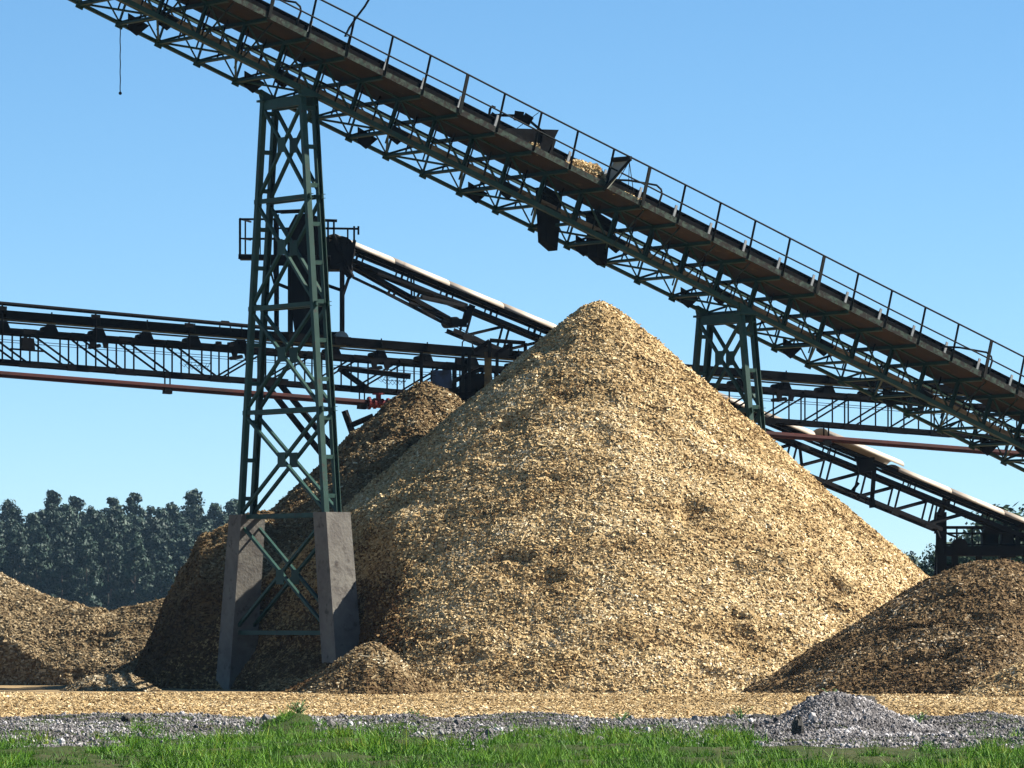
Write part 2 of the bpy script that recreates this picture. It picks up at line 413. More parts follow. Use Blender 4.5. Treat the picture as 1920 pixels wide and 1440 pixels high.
pile('wood_chip_pile', 'rounded brown older chip mound below the tail station', H_mound, MO[0] - 7, MO[0] + 11, MO[1] - 7, MO[1] + 7, .1, 'old_pile_core', 'chips_old', 1000, 146)
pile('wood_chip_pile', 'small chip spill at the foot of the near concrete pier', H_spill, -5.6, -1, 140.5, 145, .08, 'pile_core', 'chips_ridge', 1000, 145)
pile('wood_chip_pile', 'small pale chip heap at the foot of the brown mound', H_side, XW(1960, 136) - 2, XW(1960, 136) + 2.4, 134, 139, .08, 'pile_core', 'chips_fresh', 1000, 138)
# loose chips on the yard floor
n = 90000
x = RNG.uniform(-15, 16, n); y = RNG.uniform(101, 144, n)
k = np.ones(n, bool)
for G in ALLH: k &= G(x, y) < .05
k &= fbm(x, y, 5, 3, 120) > -.5 + RNG.uniform(-.3, .3, n)
x, y = x[k], y[k]; n = len(x)
nr = np.tile([0., 0., 1.], (n, 1))
scatter('loose_chips', yard, np.stack([x, y, yard_h(x, y) + .012], 1), frames_to_euler(nr, RNG.uniform(0, 6.28, n), .35),
        np.stack([.075 * RNG.lognormal(0, .35, n), .035 * RNG.lognormal(0, .3, n), np.full(n, .009)], 1), np.clip(RNG.beta(2.2, 2.2, n) + .2 * fbm(x, y, 3, 3, 4), 0, 1), 'chip', 'chips_fresh')

# ================================================================== MAIN INCLINED CONVEYOR
ax, ay = .834, .552; nn = math.hypot(ax, ay); ax /= nn; ay /= nn
CV = Vector((ay, -ax, 0))                       # across, towards the camera
P0 = PW(578, 172, 150.0)
TH = math.atan(.372)
AV = Vector((ax * math.cos(TH), ay * math.cos(TH), -math.sin(TH)))
NV = Vector((ax * math.sin(TH), ay * math.sin(TH), math.cos(TH)))
def C1(s, w, h): return P0 + AV * s + CV * w + NV * h
def proj(p): return (960 + F * p.x / p.y, HOR - F * (p.z - EYE) / p.y)
def s_at(px, w, h):
    a, b = -30., 45.
    for _ in range(50):
        c = .5 * (a + b)
        if proj(C1(c, w, h))[0] < px: a = c
        else: b = c
    return a
PAN = (s_at(930, -2, 0) - s_at(655, -2, 0)) / 4
S0 = s_at(655, -2, 0)
K0, K1 = -13, 24
SA, SB = S0 + K0 * PAN, S0 + K1 * PAN
conv = thing('inclined_conveyor', 'long green steel conveyor gallery sloping over the tallest chip pile', 'conveyor', C1(SB, -1, -1))
G, D = 'green_steel', 'dark_steel'
for w in (0, -2):
    beam(conv, 'bottom_chord', C1(SA, w, 0), C1(SB, w, 0), .11 if w else .13, .13 if w == 0 else .09, G, 'channel', NV)
    beam(conv, 'top_chord', C1(SA, w, 1.0), C1(SB, w, 1.0), .10, .10, G, 'angle', NV)
for k in range(K0, K1 + 1):
    s = S0 + k * PAN
    beam(conv, 'strut', C1(s, 0, .05), C1(s, 0, .97), .10, .09, G, 'channel', AV)
    beam(conv, 'strut', C1(s, -2, .05), C1(s, -2, .97), .08, .07, G, 'angle', AV)
    beam(conv, 'cross_beam', C1(s, -2.08, -.02), C1(s, -.05, -.02), .07, .07, G, 'angle', NV)
    beam(conv, 'joist', C1(s, -2.0, .93), C1(s, 1.12, .93), .08, .10, G, 'channel', NV)
    box8(conv, 'gusset', [C1(s - .10, -2.02, -.13), C1(s + .12, -2.02, -.13), C1(s + .12, -1.98, -.13), C1(s - .10, -1.98, -.13)],
         [C1(s - .10, -2.02, .10), C1(s + .12, -2.02, .10), C1(s + .12, -1.98, .10), C1(s - .10, -1.98, .10)], G)
    if k < K1:
        s2 = s + PAN
        beam(conv, 'diagonal', C1(s + .06, .0, .95), C1(s2 - .06, .0, .06), .07, .06, G, 'angle', CV)
        beam(conv, 'diagonal', C1(s + .04, -2, .06), C1(s2 - .04, -2, .95), .06, .05, G, 'angle', CV)
        if k % 2: beam(conv, 'wind_brace', C1(s + .05, -1.95, .02), C1(s2 - .05, -.08, .02), .05, .05, G, 'angle', NV)
        else: beam(conv, 'wind_brace', C1(s + .05, -.08, .02), C1(s2 - .05, -1.95, .02), .05, .05, G, 'angle', NV)
        # interior: crossing far diagonals and short hangers that carry the return run
        beam(conv, 'diagonal', C1(s + .04, -2, .95), C1(s2 - .04, -2, .06), .05, .04, G, 'angle', CV)
        for w in (-1.62, -.38):
            for t in (.27, .73): beam(conv, 'hanger', C1(s + t * PAN, w, .18), C1(s + t * PAN, w, .92), .05, .05, 'dark_steel', 'angle', AV)
        g = .012
        box8(conv, 'deck_plate', [C1(s + g, -1.1, .99), C1(s2 - g, -1.1, .99), C1(s2 - g, 1.14, .99), C1(s + g, 1.14, .99)],
             [C1(s + g, -1.1, 1.035), C1(s2 - g, -1.1, 1.035), C1(s2 - g, 1.14, 1.035), C1(s + g, 1.14, 1.035)], 'rust_deck')
        box8(conv, 'edge_plate', [C1(s + .004, 1.15, .95), C1(s2 - .004, 1.15, .95), C1(s2 - .004, 1.19, .95), C1(s + .004, 1.19, .95)],
             [C1(s + .004, 1.15, 1.11), C1(s2 - .004, 1.15, 1.11), C1(s2 - .004, 1.19, 1.11), C1(s + .004, 1.19, 1.11)], 'worn_green_edge')
    # carrying idler: frame and the wing bracket whose galvanised end shows
    sm = s + .5 * PAN + .12
    if k < K1:
        beam(conv, 'idler_frame', C1(sm, -1.75, 1.36), C1(sm, -.32, 1.36), .10, .09, 'black_steel', 'angle', NV)
        beam(conv, 'idler_roller', C1(sm, -.78, 1.5), C1(sm, -.44, 1.78), .11, .11, 'black_steel', 'tube', AV)
        beam(conv, 'idler_bracket', C1(sm, -.35, 1.40), C1(sm, -.36, 1.94), .075, .035, 'galvanised', 'bar', CV)
    if k % 3 == 0:
        beam(conv, 'return_roller', C1(s + .3, -1.75, .16), C1(s + .3, -.25, .16), .13, .13, 'black_steel', 'tube', NV)
        for w in (-1.8, -.2):
            box8(conv, 'roller_hanger', [C1(s + .2, w - .02, -.1), C1(s + .5, w - .02, -.16), C1(s + .5, w + .02, -.16), C1(s + .2, w + .02, -.1)],
                 [C1(s + .05, w - .02, .3), C1(s + .75, w - .02, .24), C1(s + .75, w + .02, .24), C1(s + .05, w + .02, .3)], 'black_steel')
for w in (-1.62, -.38):
    beam(conv, 'stringer', C1(SA, w, 1.24), C1(SB, w, 1.24), .07, .16, 'black_steel', 'channel', NV)
    beam(conv, 'return_rail', C1(SA, w, .52), C1(SB, w, .52), .05, .05, 'dark_steel', 'angle', NV)
beam(conv, 'skirt_board', C1(SA, -.42, 1.52), C1(SB, -.42, 1.52), .03, .46, 'rubber', 'bar', NV)
def belt(parent, name, sec, s0, s1, m, fn, nseg=1):
    n = len(sec); v = []; f = []
    for i in range(nseg + 1):
        for (w, h) in sec: v.append(fn(s0 + (s1 - s0) * i / nseg, w, h))
    for i in range(nseg):
        for k in range(n): f.append((i * n + k, i * n + (k + 1) % n, (i + 1) * n + (k + 1) % n, (i + 1) * n + k))
    f += [tuple(range(n - 1, -1, -1)), tuple(range(nseg * n, nseg * n + n))]
    return mesh_obj(name, v, f, m, parent, fn(s0, *sec[0]))
belt(conv, 'belt', [(-1.58, 1.86), (-1.2, 1.58), (-.8, 1.58), (-.42, 1.86), (-.40, 1.84), (-.8, 1.55), (-1.2, 1.55), (-1.6, 1.84)], SA, SB, 'rubber', C1)
belt(conv, 'return_belt', [(-1.5, .37), (-.5, .37), (-.5, .385), (-1.5, .385)], SA, SB, 'dusty_belt', C1)
# kicker struts where the photograph shows them
for k in range(K0, K1):
    s = S0 + k * PAN
    u = proj(C1(s, 0, 0))[0]
    if u < 560 or 1130 < u < 1360 or u > 1760:
        beam(conv, 'kicker', C1(s + .2, .08, .02), C1(s + .2, 1.05, .93), .055, .055, 'worn_green_edge', 'angle', AV)
# railing on the walkway edge
PD = (NV * .70 + Vector((0, 0, 1)) * .30).normalized()
def RL(s, t): return C1(s, 1.21, 1.02) + PD * t
sp = s_at(1069, 1.2, 1.02)
rs = [sp + k * PAN for k in range(-26, 22) if SA + 9.5 * PAN * 0 < sp + k * PAN < SB]
s_rail0 = s_at(588, 1.21, 1.0)
rail = bent_tube(conv, 'railing', [RL(s, 1.05 + .008 * math.sin(7 * i)) for i, s in enumerate(rs)], .027, 'dark_steel')
bent_tube(rail, 'mid_rail', [RL(s, .52 + .006 * math.sin(5 * i)) for i, s in enumerate(rs)], .024, 'dark_steel')
for i, s in enumerate(rs):
    thick = (round((s - sp) / PAN) % 5 == 2)
    beam(rail, 'post', RL(s, -.05), RL(s, 1.05), .095 if thick else .05, .04, 'dark_steel', 'angle' if not thick else 'bar', CV)
# bent hoops over the belt edge
def hoop(px):
    s = s_at(px, 1.0, 1.1)
    pts = [C1(s - .75, -.3, 1.75)] + [C1(s - .55 + .5 * t, .2 + .65 * t, 1.78 + .02 * t) for t in (0, .4, .8, 1.0)]
    pts += [C1(s + .04, 1.0, 1.70), C1(s + .07, 1.06, 1.58), C1(s + .05, 1.08, 1.04)]
    bent_tube(conv, 'stop_hoop', pts, .03, 'dark_steel')
for px in (548, 1226, 1846): hoop(px)
# conduit that leans out of the frame at the top
s = s_at(648, 1.1, 1.1)
bent_tube(conv, 'conduit', [C1(s, 1.12, 1.06), C1(s - .05, 1.14, 1.55), PW(647, 68, 149.2), PW(655, 52, 149.2), PW(668, 33, 149.2), PW(684, 12, 149.2), PW(704, -22, 149.2), PW(735, -70, 149.2)], .03, 'dark_steel')
# the two discharge chutes through the truss
for (xa, xb, yt, yb, dz) in ((1036, 1066, 360, 462, .12), (1130, 1158, 372, 490, .1)):
    s0, s1 = s_at(xa, -.6, .3), s_at(xb, -.6, .3)
    zt = C1(.5 * (s0 + s1), -1, .95).z; Yc = C1(.5 * (s0 + s1), -1, 0).y
    zb = PW(1000, yb, Yc).z
    def q(s, w, z):
        p = C1(s, w, 0); return Vector((p.x, p.y, z))
    box8(conv, 'discharge_chute', [q(s0 + .06, -1.25, zb + dz), q(s1 - .14, -1.25, zb - dz), q(s1 - .14, -.8, zb - dz), q(s0 + .06, -.8, zb + dz)],
         [q(s0, -1.3, zt + .12), q(s1, -1.3, zt - .12), q(s1, -.75, zt - .12), q(s0, -.75, zt + .12)], 'rubber')
# diverter plough above the belt: bonnet, levers, weights
s = s_at(1005, -.3, 1.9)
box8(conv, 'plough_bonnet', [C1(s - 1.1, -1.3, 1.55), C1(s + .45, -1.3, 1.5), C1(s + .45, -.2, 1.5), C1(s - 1.1, -.2, 1.55)],
     [C1(s - .9, -1.2, 1.72), C1(s + .62, -1.2, 2.32), C1(s + .62, -.25, 2.32), C1(s - .9, -.25, 1.72)], 'rubber')
beam(conv, 'plough_leg', C1(s + .6, -.3, 1.3), C1(s + .6, -.3, 2.0), .1, .08, 'black_steel')
YP = C1(s, -.3, 2).y
wa = PW(973, 217, YP); wb = PW(989, 223, YP)
for (c, ang) in ((wa, R(8)), (wb, R(32))):
    o = Matrix.Rotation(ang, 3, 'Y')
    L = [c + o @ Vector((a * .13, b * .16, -.13)) for a, b in ((-1, -1), (1, -1), (1, 1), (-1, 1))]
    Hh = [v + o @ Vector((0, 0, .24)) for v in L]
    box8(conv, 'counterweight', L, Hh, 'black_steel')
beam(conv, 'lever_arm', PW(928, 216, YP), wa, .07, .07, 'black_steel')
beam(conv, 'lever_arm', wb, PW(1028, 256, YP), .07, .07, 'black_steel')
beam(conv, 'lever_bracket', PW(905, 240, YP), PW(926, 212, YP), .16, .1, 'black_steel')
beam(conv, 'lever_bracket', PW(932, 235, YP), PW(945, 262, YP), .22, .1, 'black_steel')
beam(conv, 'lever_bracket', PW(924, 214, YP), PW(940, 250, YP), .12, .1, 'black_steel')
bent_tube(conv, 'hook_rod', [PW(916, 222, YP), PW(919, 204, YP), PW(923, 199, YP), PW(929, 202, YP)], .035, 'black_steel')
beam(conv, 'stay_wire', PW(962, 246, YP), PW(1010, 211, YP), .018, .018, 'black_steel')
# open hatch plate standing up on the walkway and its prop wires
Y2 = C1(s_at(1150, 1, 1), 1.0, 1).y
hp = [PW(1134, 352, Y2), PW(1138, 312, Y2 + .3), PW(1149, 298, Y2 + .9), PW(1182, 297, Y2 + .6), PW(1150, 347, Y2 - .1)]
a, b, c, d = PW(1133, 355, Y2 - .2), PW(1147, 301, Y2 + .1), PW(1182, 297, Y2 - .05), PW(1140, 351, Y2 - .35)
fa, fb, fc = PW(1134, 355, Y2 - .3), PW(1148, 299, Y2 + .2), PW(1182, 298, Y2 - .3)
pl = mesh_obj('hatch_plate', [PW(1133, 354, Y2), PW(1150, 303, Y2 + .25), PW(1181, 300, Y2 - .35), PW(1138, 353, Y2 - .5),
                              PW(1135, 355, Y2 + .04), PW(1152, 304, Y2 + .29), PW(1183, 301, Y2 - .31), PW(1140, 354, Y2 - .46)],
              [(0, 1, 2, 3), (7, 6, 5, 4), (0, 4, 5, 1), (1, 5, 6, 2), (2, 6, 7, 3), (3, 7, 4, 0)], 'pale_plate', conv, PW(1133, 354, Y2))
beam(pl, 'plate_rim', PW(1132, 356, Y2 - .52), PW(1182, 299, Y2 - .38), .07, .07, 'dark_steel')
beam(pl, 'plate_rim', PW(1147, 300, Y2 + .2), PW(1183, 297, Y2 - .38), .07, .13, 'dark_steel')
beam(pl, 'plate_rim', PW(1131, 355, Y2 + .02), PW(1148, 300, Y2 + .24), .05, .05, 'dark_steel')
for q1, q2 in (((1180, 303), (1157, 341)), ((1180, 304), (1178, 362)), ((1180, 304), (1188, 360))):
    beam(conv, 'stay_wire', PW(*q1, Y2 - .3), PW(*q2, Y2 - .1), .016, .016, 'black_steel')
# chips spilled on the walkway
def on_deck(name, label, x0, x1, hmax, w0, w1, nchips, seed, parent=None):
    s0, s1 = s_at(x0, .8, 1.05), s_at(x1, .8, 1.05)
    ns, nw = 26, 10; v = []; f = []
    for i in range(ns):
        for j in range(nw):
            u, t = i / (ns - 1), j / (nw - 1)
            e = min(1, 4 * t, 4 * (1 - t)) * (max(0, min(1, 5 * (1 - u), 3 * u)))
            h = hmax * e * (.45 + .55 * u) * (1 + .35 * float(fbm(np.array(u * 9 + seed), np.array(t * 4.), 1.0, 3, seed)))
            v.append(C1(s0 + (s1 - s0) * u, w0 + (w1 - w0) * t, 1.04) + Vector((0, 0, h)))
    for i in range(ns - 1):
        for j in range(nw - 1):
            a = i * nw + j; f.append((a, a + nw, a + nw + 1, a + 1))
    o = mesh_obj(name, v, f, 'pile_core', None, v[0]); o['label'] = label; o['category'] = 'chips'
    V = np.array([tuple(p) for p in v]); ids = RNG.integers(0, len(V), nchips)
    ii = RNG.integers(0, ns - 1, nchips); jj = RNG.integers(1, nw - 2, nchips); a1 = RNG.uniform(0, 1, (nchips, 1)); b1 = RNG.uniform(0, 1, (nchips, 1))
    V4 = V.reshape(ns, nw, 3)
    p = (V4[ii, jj] * (1 - a1) + V4[ii + 1, jj] * a1) * (1 - b1) + (V4[ii, jj + 1] * (1 - a1) + V4[ii + 1, jj + 1] * a1) * b1
    p[:, 2] += RNG.uniform(0, .06, nchips)
    nr = np.tile([.35, -.4, .85], (nchips, 1))
    og = np.array(tuple(v[0]))
    c = scatter('chips', None, p, frames_to_euler(nr, RNG.uniform(0, 6.28, nchips), .6), np.stack([.10 * RNG.lognormal(0, .4, nchips), .045 * RNG.lognormal(0, .3, nchips), np.full(nchips, .012)], 1), np.clip(RNG.beta(2.5, 1.8, nchips), 0, 1), 'chip', 'chips_fresh')
    c.parent = o; c.matrix_local = wmat(o).inverted()
    return o
on_deck('chip_spill', 'chips heaped on the conveyor walkway against the upright hatch plate', 1056, 1140, .55, -.3, 1.12, 3600, 3)
on_deck('chip_spill', 'thin strip of chips on the walkway below the hatch plate', 1150, 1205, .10, .7, 1.12, 500, 5)
on_deck('chip_spill', 'small clump of chips under the plough bonnet', 985, 1003, .18, .6, 1.1, 350, 8)
# hanging chain
sn = s_at(228, -2, 0); ptop = C1(sn, -2, -.12)
pb = PW(226, 172, ptop.y)
ch = bent_tube(None, 'hanging_chain', [Vector((ptop.x, ptop.y, ptop.z + (pb.z - ptop.z) * t)) + Vector((.004 * math.sin(25 * t), 0, 0)) for t in np.linspace(0, 1, 24)], .014, 'black_steel', 5)
ch['label'] = 'thin black chain hanging from the far lower chord of the gallery'; ch['category'] = 'chain'
disc(ch, 'end_shackle', (ptop.x, ptop.y, pb.z - .04), (0, 1, 0), .045, .04, 'black_steel', 8)

# ================================================================== LATTICE TOWERS
AH = Vector((ax, ay, 0))
def tower(label, s, hb, levels, ht=1.0, pier_top=None):
    c0 = C1(s, -1, 0); ztop = C1(s, -1, 0).z - .14
    def T(w, a, z): return Vector((c0.x, c0.y, 0)) + CV * w + AH * a + Vector((0, 0, z))
    zb = levels[-1]
    def hw(z): return ht + (hb - ht) * (ztop - z) / (ztop - zb)
    root = thing('lattice_tower', label, 'tower', (c0.x, c0.y, 0), 'green lattice towers carrying the sloping gallery')
    A2 = .19
    for sd in (-1, 1):
        for a in (-A2, A2):
            beam(root, 'leg', T(sd * hw(zb), a, zb), T(sd * hw(ztop), a, ztop), .15, .15, G, 'channel', AH if a > 0 else -AH)
        z = zb + .5
        while z < ztop - .3:
            beam(root, 'batten', T(sd * hw(z), -A2 + .07, z), T(sd * hw(z), A2 - .07, z), .13, .11, G, 'bar')
            z += 1.04
        # cap plates under the chords
        beam(root, 'bearing', T(sd * hw(ztop), -.33, ztop + .03), T(sd * hw(ztop), .33, ztop + .03), .3, .06, G)
        box8(root, 'stool', [T(sd * 1.0 - .1, -.25, ztop + .06), T(sd * 1.0 + .1, -.25, ztop + .06), T(sd * 1.0 + .1, .25, ztop + .06), T(sd * 1.0 - .1, .25, ztop + .06)],
             [T(sd * 1.0 - .1, -.32, ztop + .34), T(sd * 1.0 + .1, -.32, ztop + .34), T(sd * 1.0 + .1, .3, ztop + .06), T(sd * 1.0 - .1, .3, ztop + .06)], G)
    for a in (-A2, A2):
        lv = [ztop - .05] + levels
        beam(root, 'cap_beam', T(-hw(ztop) - .12, a, ztop - .09), T(hw(ztop) + .12, a, ztop - .09), .10, .26, G, 'channel')
        for z in levels:
            beam(root, 'horizontal', T(-hw(z) - .18, a + .02, z), T(hw(z) + .18, a + .02, z), .10, .12, G, 'channel')
        for z1, z0 in zip(lv[:-1], lv[1:]):
            for sd in (-1, 1):
                beam(root, 'brace', T(sd * hw(z1) * .96, a, z1 - .16), T(-sd * hw(z0) * .96, a + .015 * sd, z0 + .16), .08, .085, G, 'angle', AH)
            # braces cross where the linear interpolation meets
            t = hw(z1) / (hw(z1) + hw(z0)); zc = z1 - .16 - (z1 - z0 - .32) * t
            gs = .2
            box8(root, 'gusset', [T(-gs, a - .03, zc - gs), T(gs, a - .03, zc - gs), T(gs, a - .05, zc - gs), T(-gs, a - .05, zc - gs)],
                 [T(-gs, a - .03, zc + gs), T(gs, a - .03, zc + gs), T(gs, a - .05, zc + gs), T(-gs, a - .05, zc + gs)], G)
    # concrete piers follow the leg batter
    slope = (hb - ht) / (ztop - zb)
    def pw_(z): return hb + slope * 1.25 * (zb - z)
    for sd in (-1, 1):
        lo, hi = [], []
        for z, hwid, L in ((-.3, .37, lo), (zb + .06, .33, hi)):
            for (dw, da) in ((-1, -1), (1, -1), (1, 1), (-1, 1)):
                L.append(T(sd * pw_(z) + dw * hwid, da * (hwid + .05), z))
        box8(root, 'pier', lo, hi, 'concrete')
    zl, zh = zb - 3.05, zb - .25
    for a in (-A2 - .05, A2 + .05):
        for sd in (-1, 1):
            beam(root, 'brace', T(sd * pw_(zh) - sd * .2, a, zh), T(-sd * pw_(zl) + sd * .2, a + .02 * sd, zl), .08, .085, G, 'angle', AH)
        zc = .5 * (zl + zh)
        box8(root, 'gusset', [T(-.2, a - .03, zc - .2), T(.2, a - .03, zc - .2), T(.2, a - .05, zc - .2), T(-.2, a - .05, zc - .2)],
             [T(-.2, a - .03, zc + .2), T(.2, a - .03, zc + .2), T(.2, a - .05, zc + .2), T(-.2, a - .05, zc + .2)], G)
    beam(root, 'horizontal', T(-pw_(zl) + .3, -A2, zl - .1), T(pw_(zl) - .3, -A2, zl - .1), .1, .12, G, 'channel')
    return root
def zy(y, Y=150): return EYE + (HOR - y) * Y / F
tower('tall green lattice tower on concrete piers beside the dark cut chip face', s_at(578, 0, 0), 2.2, [zy(369), zy(571), zy(768), zy(966)])
st2 = s_at(1400, 0, 0)
zt2 = C1(st2, -1, 0).z - .14
tower('short green lattice tower half buried behind the sunny side of the tallest pile', st2, 1.75, [zt2 - 2.7, zt2 - 5.2], 1.0)

# ================================================================== LEVEL CONVEYOR BEHIND
p2a = PW(0, 620, 166.0)
X2v = Vector((.945, .33, 0)).normalized(); D2 = Vector((-X2v.y, X2v.x, 0))
# slope so that the belt passes (1640, 752) on the same section line
def s2_for(px, sl):
    # x = p.x + s*X ; y = p.y + s*Y
    r = (px - 960.0) / F
    return (r * p2a.y - p2a.x) / (X2v.x - r * X2v.y)
s_ = s2_for(1640, 0); yy = p2a.y + s_ * X2v.y; zz = EYE + (HOR - 748.0) * yy / F
SL2 = (zz - p2a.z) / s_
def C2(s, d, h): return Vector((p2a.x + s * X2v.x, p2a.y + s * X2v.y, p2a.z + SL2 * s)) + D2 * d + Vector((0, 0, h))
U2 = 61.0 * 1.02     # px per metre, roughly
lv = thing('level_conveyor', 'dark nearly level belt conveyor truss crossing behind the tallest pile', 'conveyor', (C2(15, .5, 0).x, C2(15, .5, 0).y, 0))
S2A, S2B = -6.0, s2_for(2050, 0)
for d in (0, 1.0):
    beam(lv, 'top_chord', C2(S2A, d, 0), C2(S2B, d, 0), .09, .12, 'black_steel', 'angle')
    beam(lv, 'bottom_chord', C2(S2A, d, -.90), C2(S2B, d, -.90), .10, .13, 'black_steel', 'angle')
    beam(lv, 'stringer', C2(S2A, d, .33), C2(S2B, d, .33), .06, .05, 'yellow_stringer', 'channel')
belt(lv, 'belt', [(-.05, .62), (.3, .42), (.7, .42), (1.05, .62), (1.05, .60), (.7, .39), (.3, .39), (-.05, .60)], S2A, S2B, 'rubber', C2)
beam(lv, 'skirt_board', C2(S2A, -.07, .49), C2(S2B, -.07, .49), .03, .24, 'rubber')
beam(lv, 'return_belt', C2(S2A, .5, .10), C2(S2B, .5, .10), .9, .02, 'rubber')
P2 = s2_for(90 + 55, 0) - s2_for(55, 0)
SN = s2_for(55, 0)
k0 = int((S2A - SN) / P2); k1 = int((S2B - SN) / P2)
sflip = s2_for(330, 0)
for k in range(k0, k1 + 1):
    s = SN + k * P2
    for d in (0, 1.0):
        for ds in (-.27, .27):
            beam(lv, 'strut', C2(s + ds, d, -.86), C2(s + ds, d, -.02), .05, .05, 'black_steel', 'angle')
        if k < k1:
            if s < sflip: beam(lv, 'diagonal', C2(s + .1, d, -.05), C2(s + P2 - .1, d, -.86), .05, .055, 'black_steel', 'angle')
            else: beam(lv, 'diagonal', C2(s + .1, d, -.86), C2(s + P2 - .1, d, -.05), .05, .055, 'black_steel', 'angle')
    beam(lv, 'joint_plate', C2(s - .32, -.07, -.95), C2(s + .33, -.07, -.95), .03, .18, 'black_steel')
    beam(lv, 'joint_plate', C2(s - .2, -.07, .04), C2(s + .2, -.07, .04), .03, .14, 'black_steel')
    beam(lv, 'cross_beam', C2(s, .0, -.93), C2(s, 1.0, -.93), .07, .07, 'black_steel')
    si = s + .45 * P2
    if k < k1:
        box8(lv, 'idler_stand', [C2(si - .24, -.03, .05), C2(si + .24, -.03, .05), C2(si + .24, .04, .05), C2(si - .24, .04, .05)],
             [C2(si - .13, -.03, .30), C2(si + .13, -.03, .30), C2(si + .13, .04, .30), C2(si - .13, .04, .30)], 'black_steel')
        beam(lv, 'idler_roller', C2(si, -.05, .2), C2(si, 1.05, .2), .16, .16, 'black_steel', 'tube')
        beam(lv, 'idler_bracket', C2(si, -.1, .38), C2(si, -.1, .66), .07, .04, 'dark_steel')
        if k % 3 == 1:
            for ds in (-.2, .2):
                box8(lv, 'return_bracket', [C2(si + ds - .05, -.05, -.28), C2(si + ds + .05, -.05, -.28), C2(si + ds + .05, .02, -.28), C2(si + ds - .05, .02, -.28)],
                     [C2(si + ds - .13, -.05, .02), C2(si + ds + .13, -.05, .02), C2(si + ds + .13, .02, .02), C2(si + ds - .13, .02, .02)], 'black_steel')
            beam(lv, 'return_roller', C2(si, -.05, -.22), C2(si, 1.05, -.22), .12, .12, 'black_steel', 'tube')
for h in (-.26, -.33):
    beam(lv, 'cable', C2(S2A, -.08, h), C2(S2B, -.08, h), .018, .018, 'black_steel', 'tube')
# wire guards, small boxes and hoops along the belt
for px in (372, 742):
    s = s2_for(px, 0)
    for j in range(7):
        t = -.35 + .7 * j / 6
        bent_tube(lv, 'guard_wire', [C2(s + t, -.1, -.42 - .14 * (1 - (t / .4) ** 2)), C2(s + t, .3, -.62 - .08 * (1 - (t / .4) ** 2)), C2(s + t, .8, -.5)], .008, 'black_steel', 4)
    for hh, dd in ((-.42, -.1), (-.5, -.05), (-.58, .1)):
        beam(lv, 'guard_wire', C2(s - .36, dd, hh), C2(s + .36, dd, hh), .016, .016, 'black_steel')
for px, w, hh in ((408, .16, .12), (430, .16, .12), (50, .42, .34), (858, .2, .2), (880, .2, .2)):
    s = s2_for(px, 0); b0 = .06 if w < .3 else -.5
    box8(lv, 'junction_box', [C2(s - w / 2, -.2, b0), C2(s + w / 2, -.2, b0), C2(s + w / 2, .0, b0), C2(s - w / 2, .0, b0)],
         [C2(s - w * .42, -.2, b0 + hh), C2(s + w * .42, -.2, b0 + hh), C2(s + w * .42, .0, b0 + hh), C2(s - w * .42, .0, b0 + hh)], 'black_steel')
beam(lv, 'box_shelf', C2(s2_for(18, 0), -.1, -.52), C2(s2_for(80, 0), -.1, -.52), .1, .05, 'black_steel')
for px in (420, 874):
    s = s2_for(px, 0)
    bent_tube(lv, 'stop_hoop', [C2(s - .17, -.12, .55), C2(s - .16, -.12, .74), C2(s - .11, -.12, .80), C2(s + .11, -.12, .80), C2(s + .16, -.12, .74), C2(s + .17, -.12, .5)], .022, 'dark_steel')
# air pipe over the belt on its posts
pA, pB = s2_for(-200, 0), s2_for(520, 0)
beam(lv, 'upper_pipe', C2(pA, -.15, .84), C2(pB, -.15, .70), .12, .12, 'black_steel', 'tube')
for px in (2, 177, 352):
    s = s2_for(px, 0); t = (s - pA) / (pB - pA)
    beam(lv, 'pipe_post', C2(s, -.15, -.9), C2(s, -.15, .80 - .14 * t), .05, .05, 'black_steel')
    beam(lv, 'pipe_saddle', C2(s - .13, -.15, .70 - .14 * t), C2(s + .13, -.15, .70 - .14 * t), .1, .12, 'black_steel')
# dark drive unit and trestle under the level conveyor
def vbox(parent, name, x0, x1, y0, y1, Y, dep, m, inset=0.0):
    lo = [PW(x0, y1, Y), PW(x1, y1, Y), PW(x1, y1, Y), PW(x0, y1, Y)]; hi = [PW(x0 + inset, y0, Y), PW(x1 - inset, y0, Y), PW(x1 - inset, y0, Y), PW(x0 + inset, y0, Y)]
    for L in (lo, hi):
        for i in (2, 3): L[i] = L[i] + Vector((0, dep, 0))
    return box8(parent, name, lo, hi, m)
def ibeam(parent, name, x0, y0, x1, y1, Y, t, m='black_steel', Y1=None, prof='bar', d=None, real=False):
    return beam(parent, name, PW(x0, y0, Y), PW(x1, y1, Y if Y1 is None else Y1), d or t, t, m, prof, (0, -.2, 1) if abs(x1 - x0) > abs(y1 - y0) * .3 else (1, 0, 0), real)
YD = 170.4
dv = thing('drive_unit', 'dark motor and gearbox frame under the level conveyor beside the tallest pile', 'machine', PW(890, 800, YD))
vbox(dv, 'motor', 808, 848, 694, 728, YD, .8, 'blue_motor', 2)
disc(dv, 'motor_end', PW(811, 711, YD + .4), (1, 0, 0), .27, .12, 'black_steel', 14)
vbox(dv, 'gearbox', 858, 930, 700, 752, YD, .9, 'black_steel', 8)
vbox(dv, 'bed_frame', 800, 940, 728, 736, YD, 1.0, 'black_steel')
vbox(dv, 'bed_frame', 800, 935, 742, 748, YD, 1.0, 'black_steel')
for px in (838, 852, 872):
    ibeam(dv, 'column', px, 690, px, 800, YD + .1, .14)
for px in (790, 868, 880, 915, 932): ibeam(dv, 'hanger', px, 660, px, 735, YD - .1, .10 if px != 915 else .22, 'dark_steel' if px != 915 else 'yellow_stringer')
ibeam(dv, 'hanger', 850, 715, 905, 690, YD, .12)
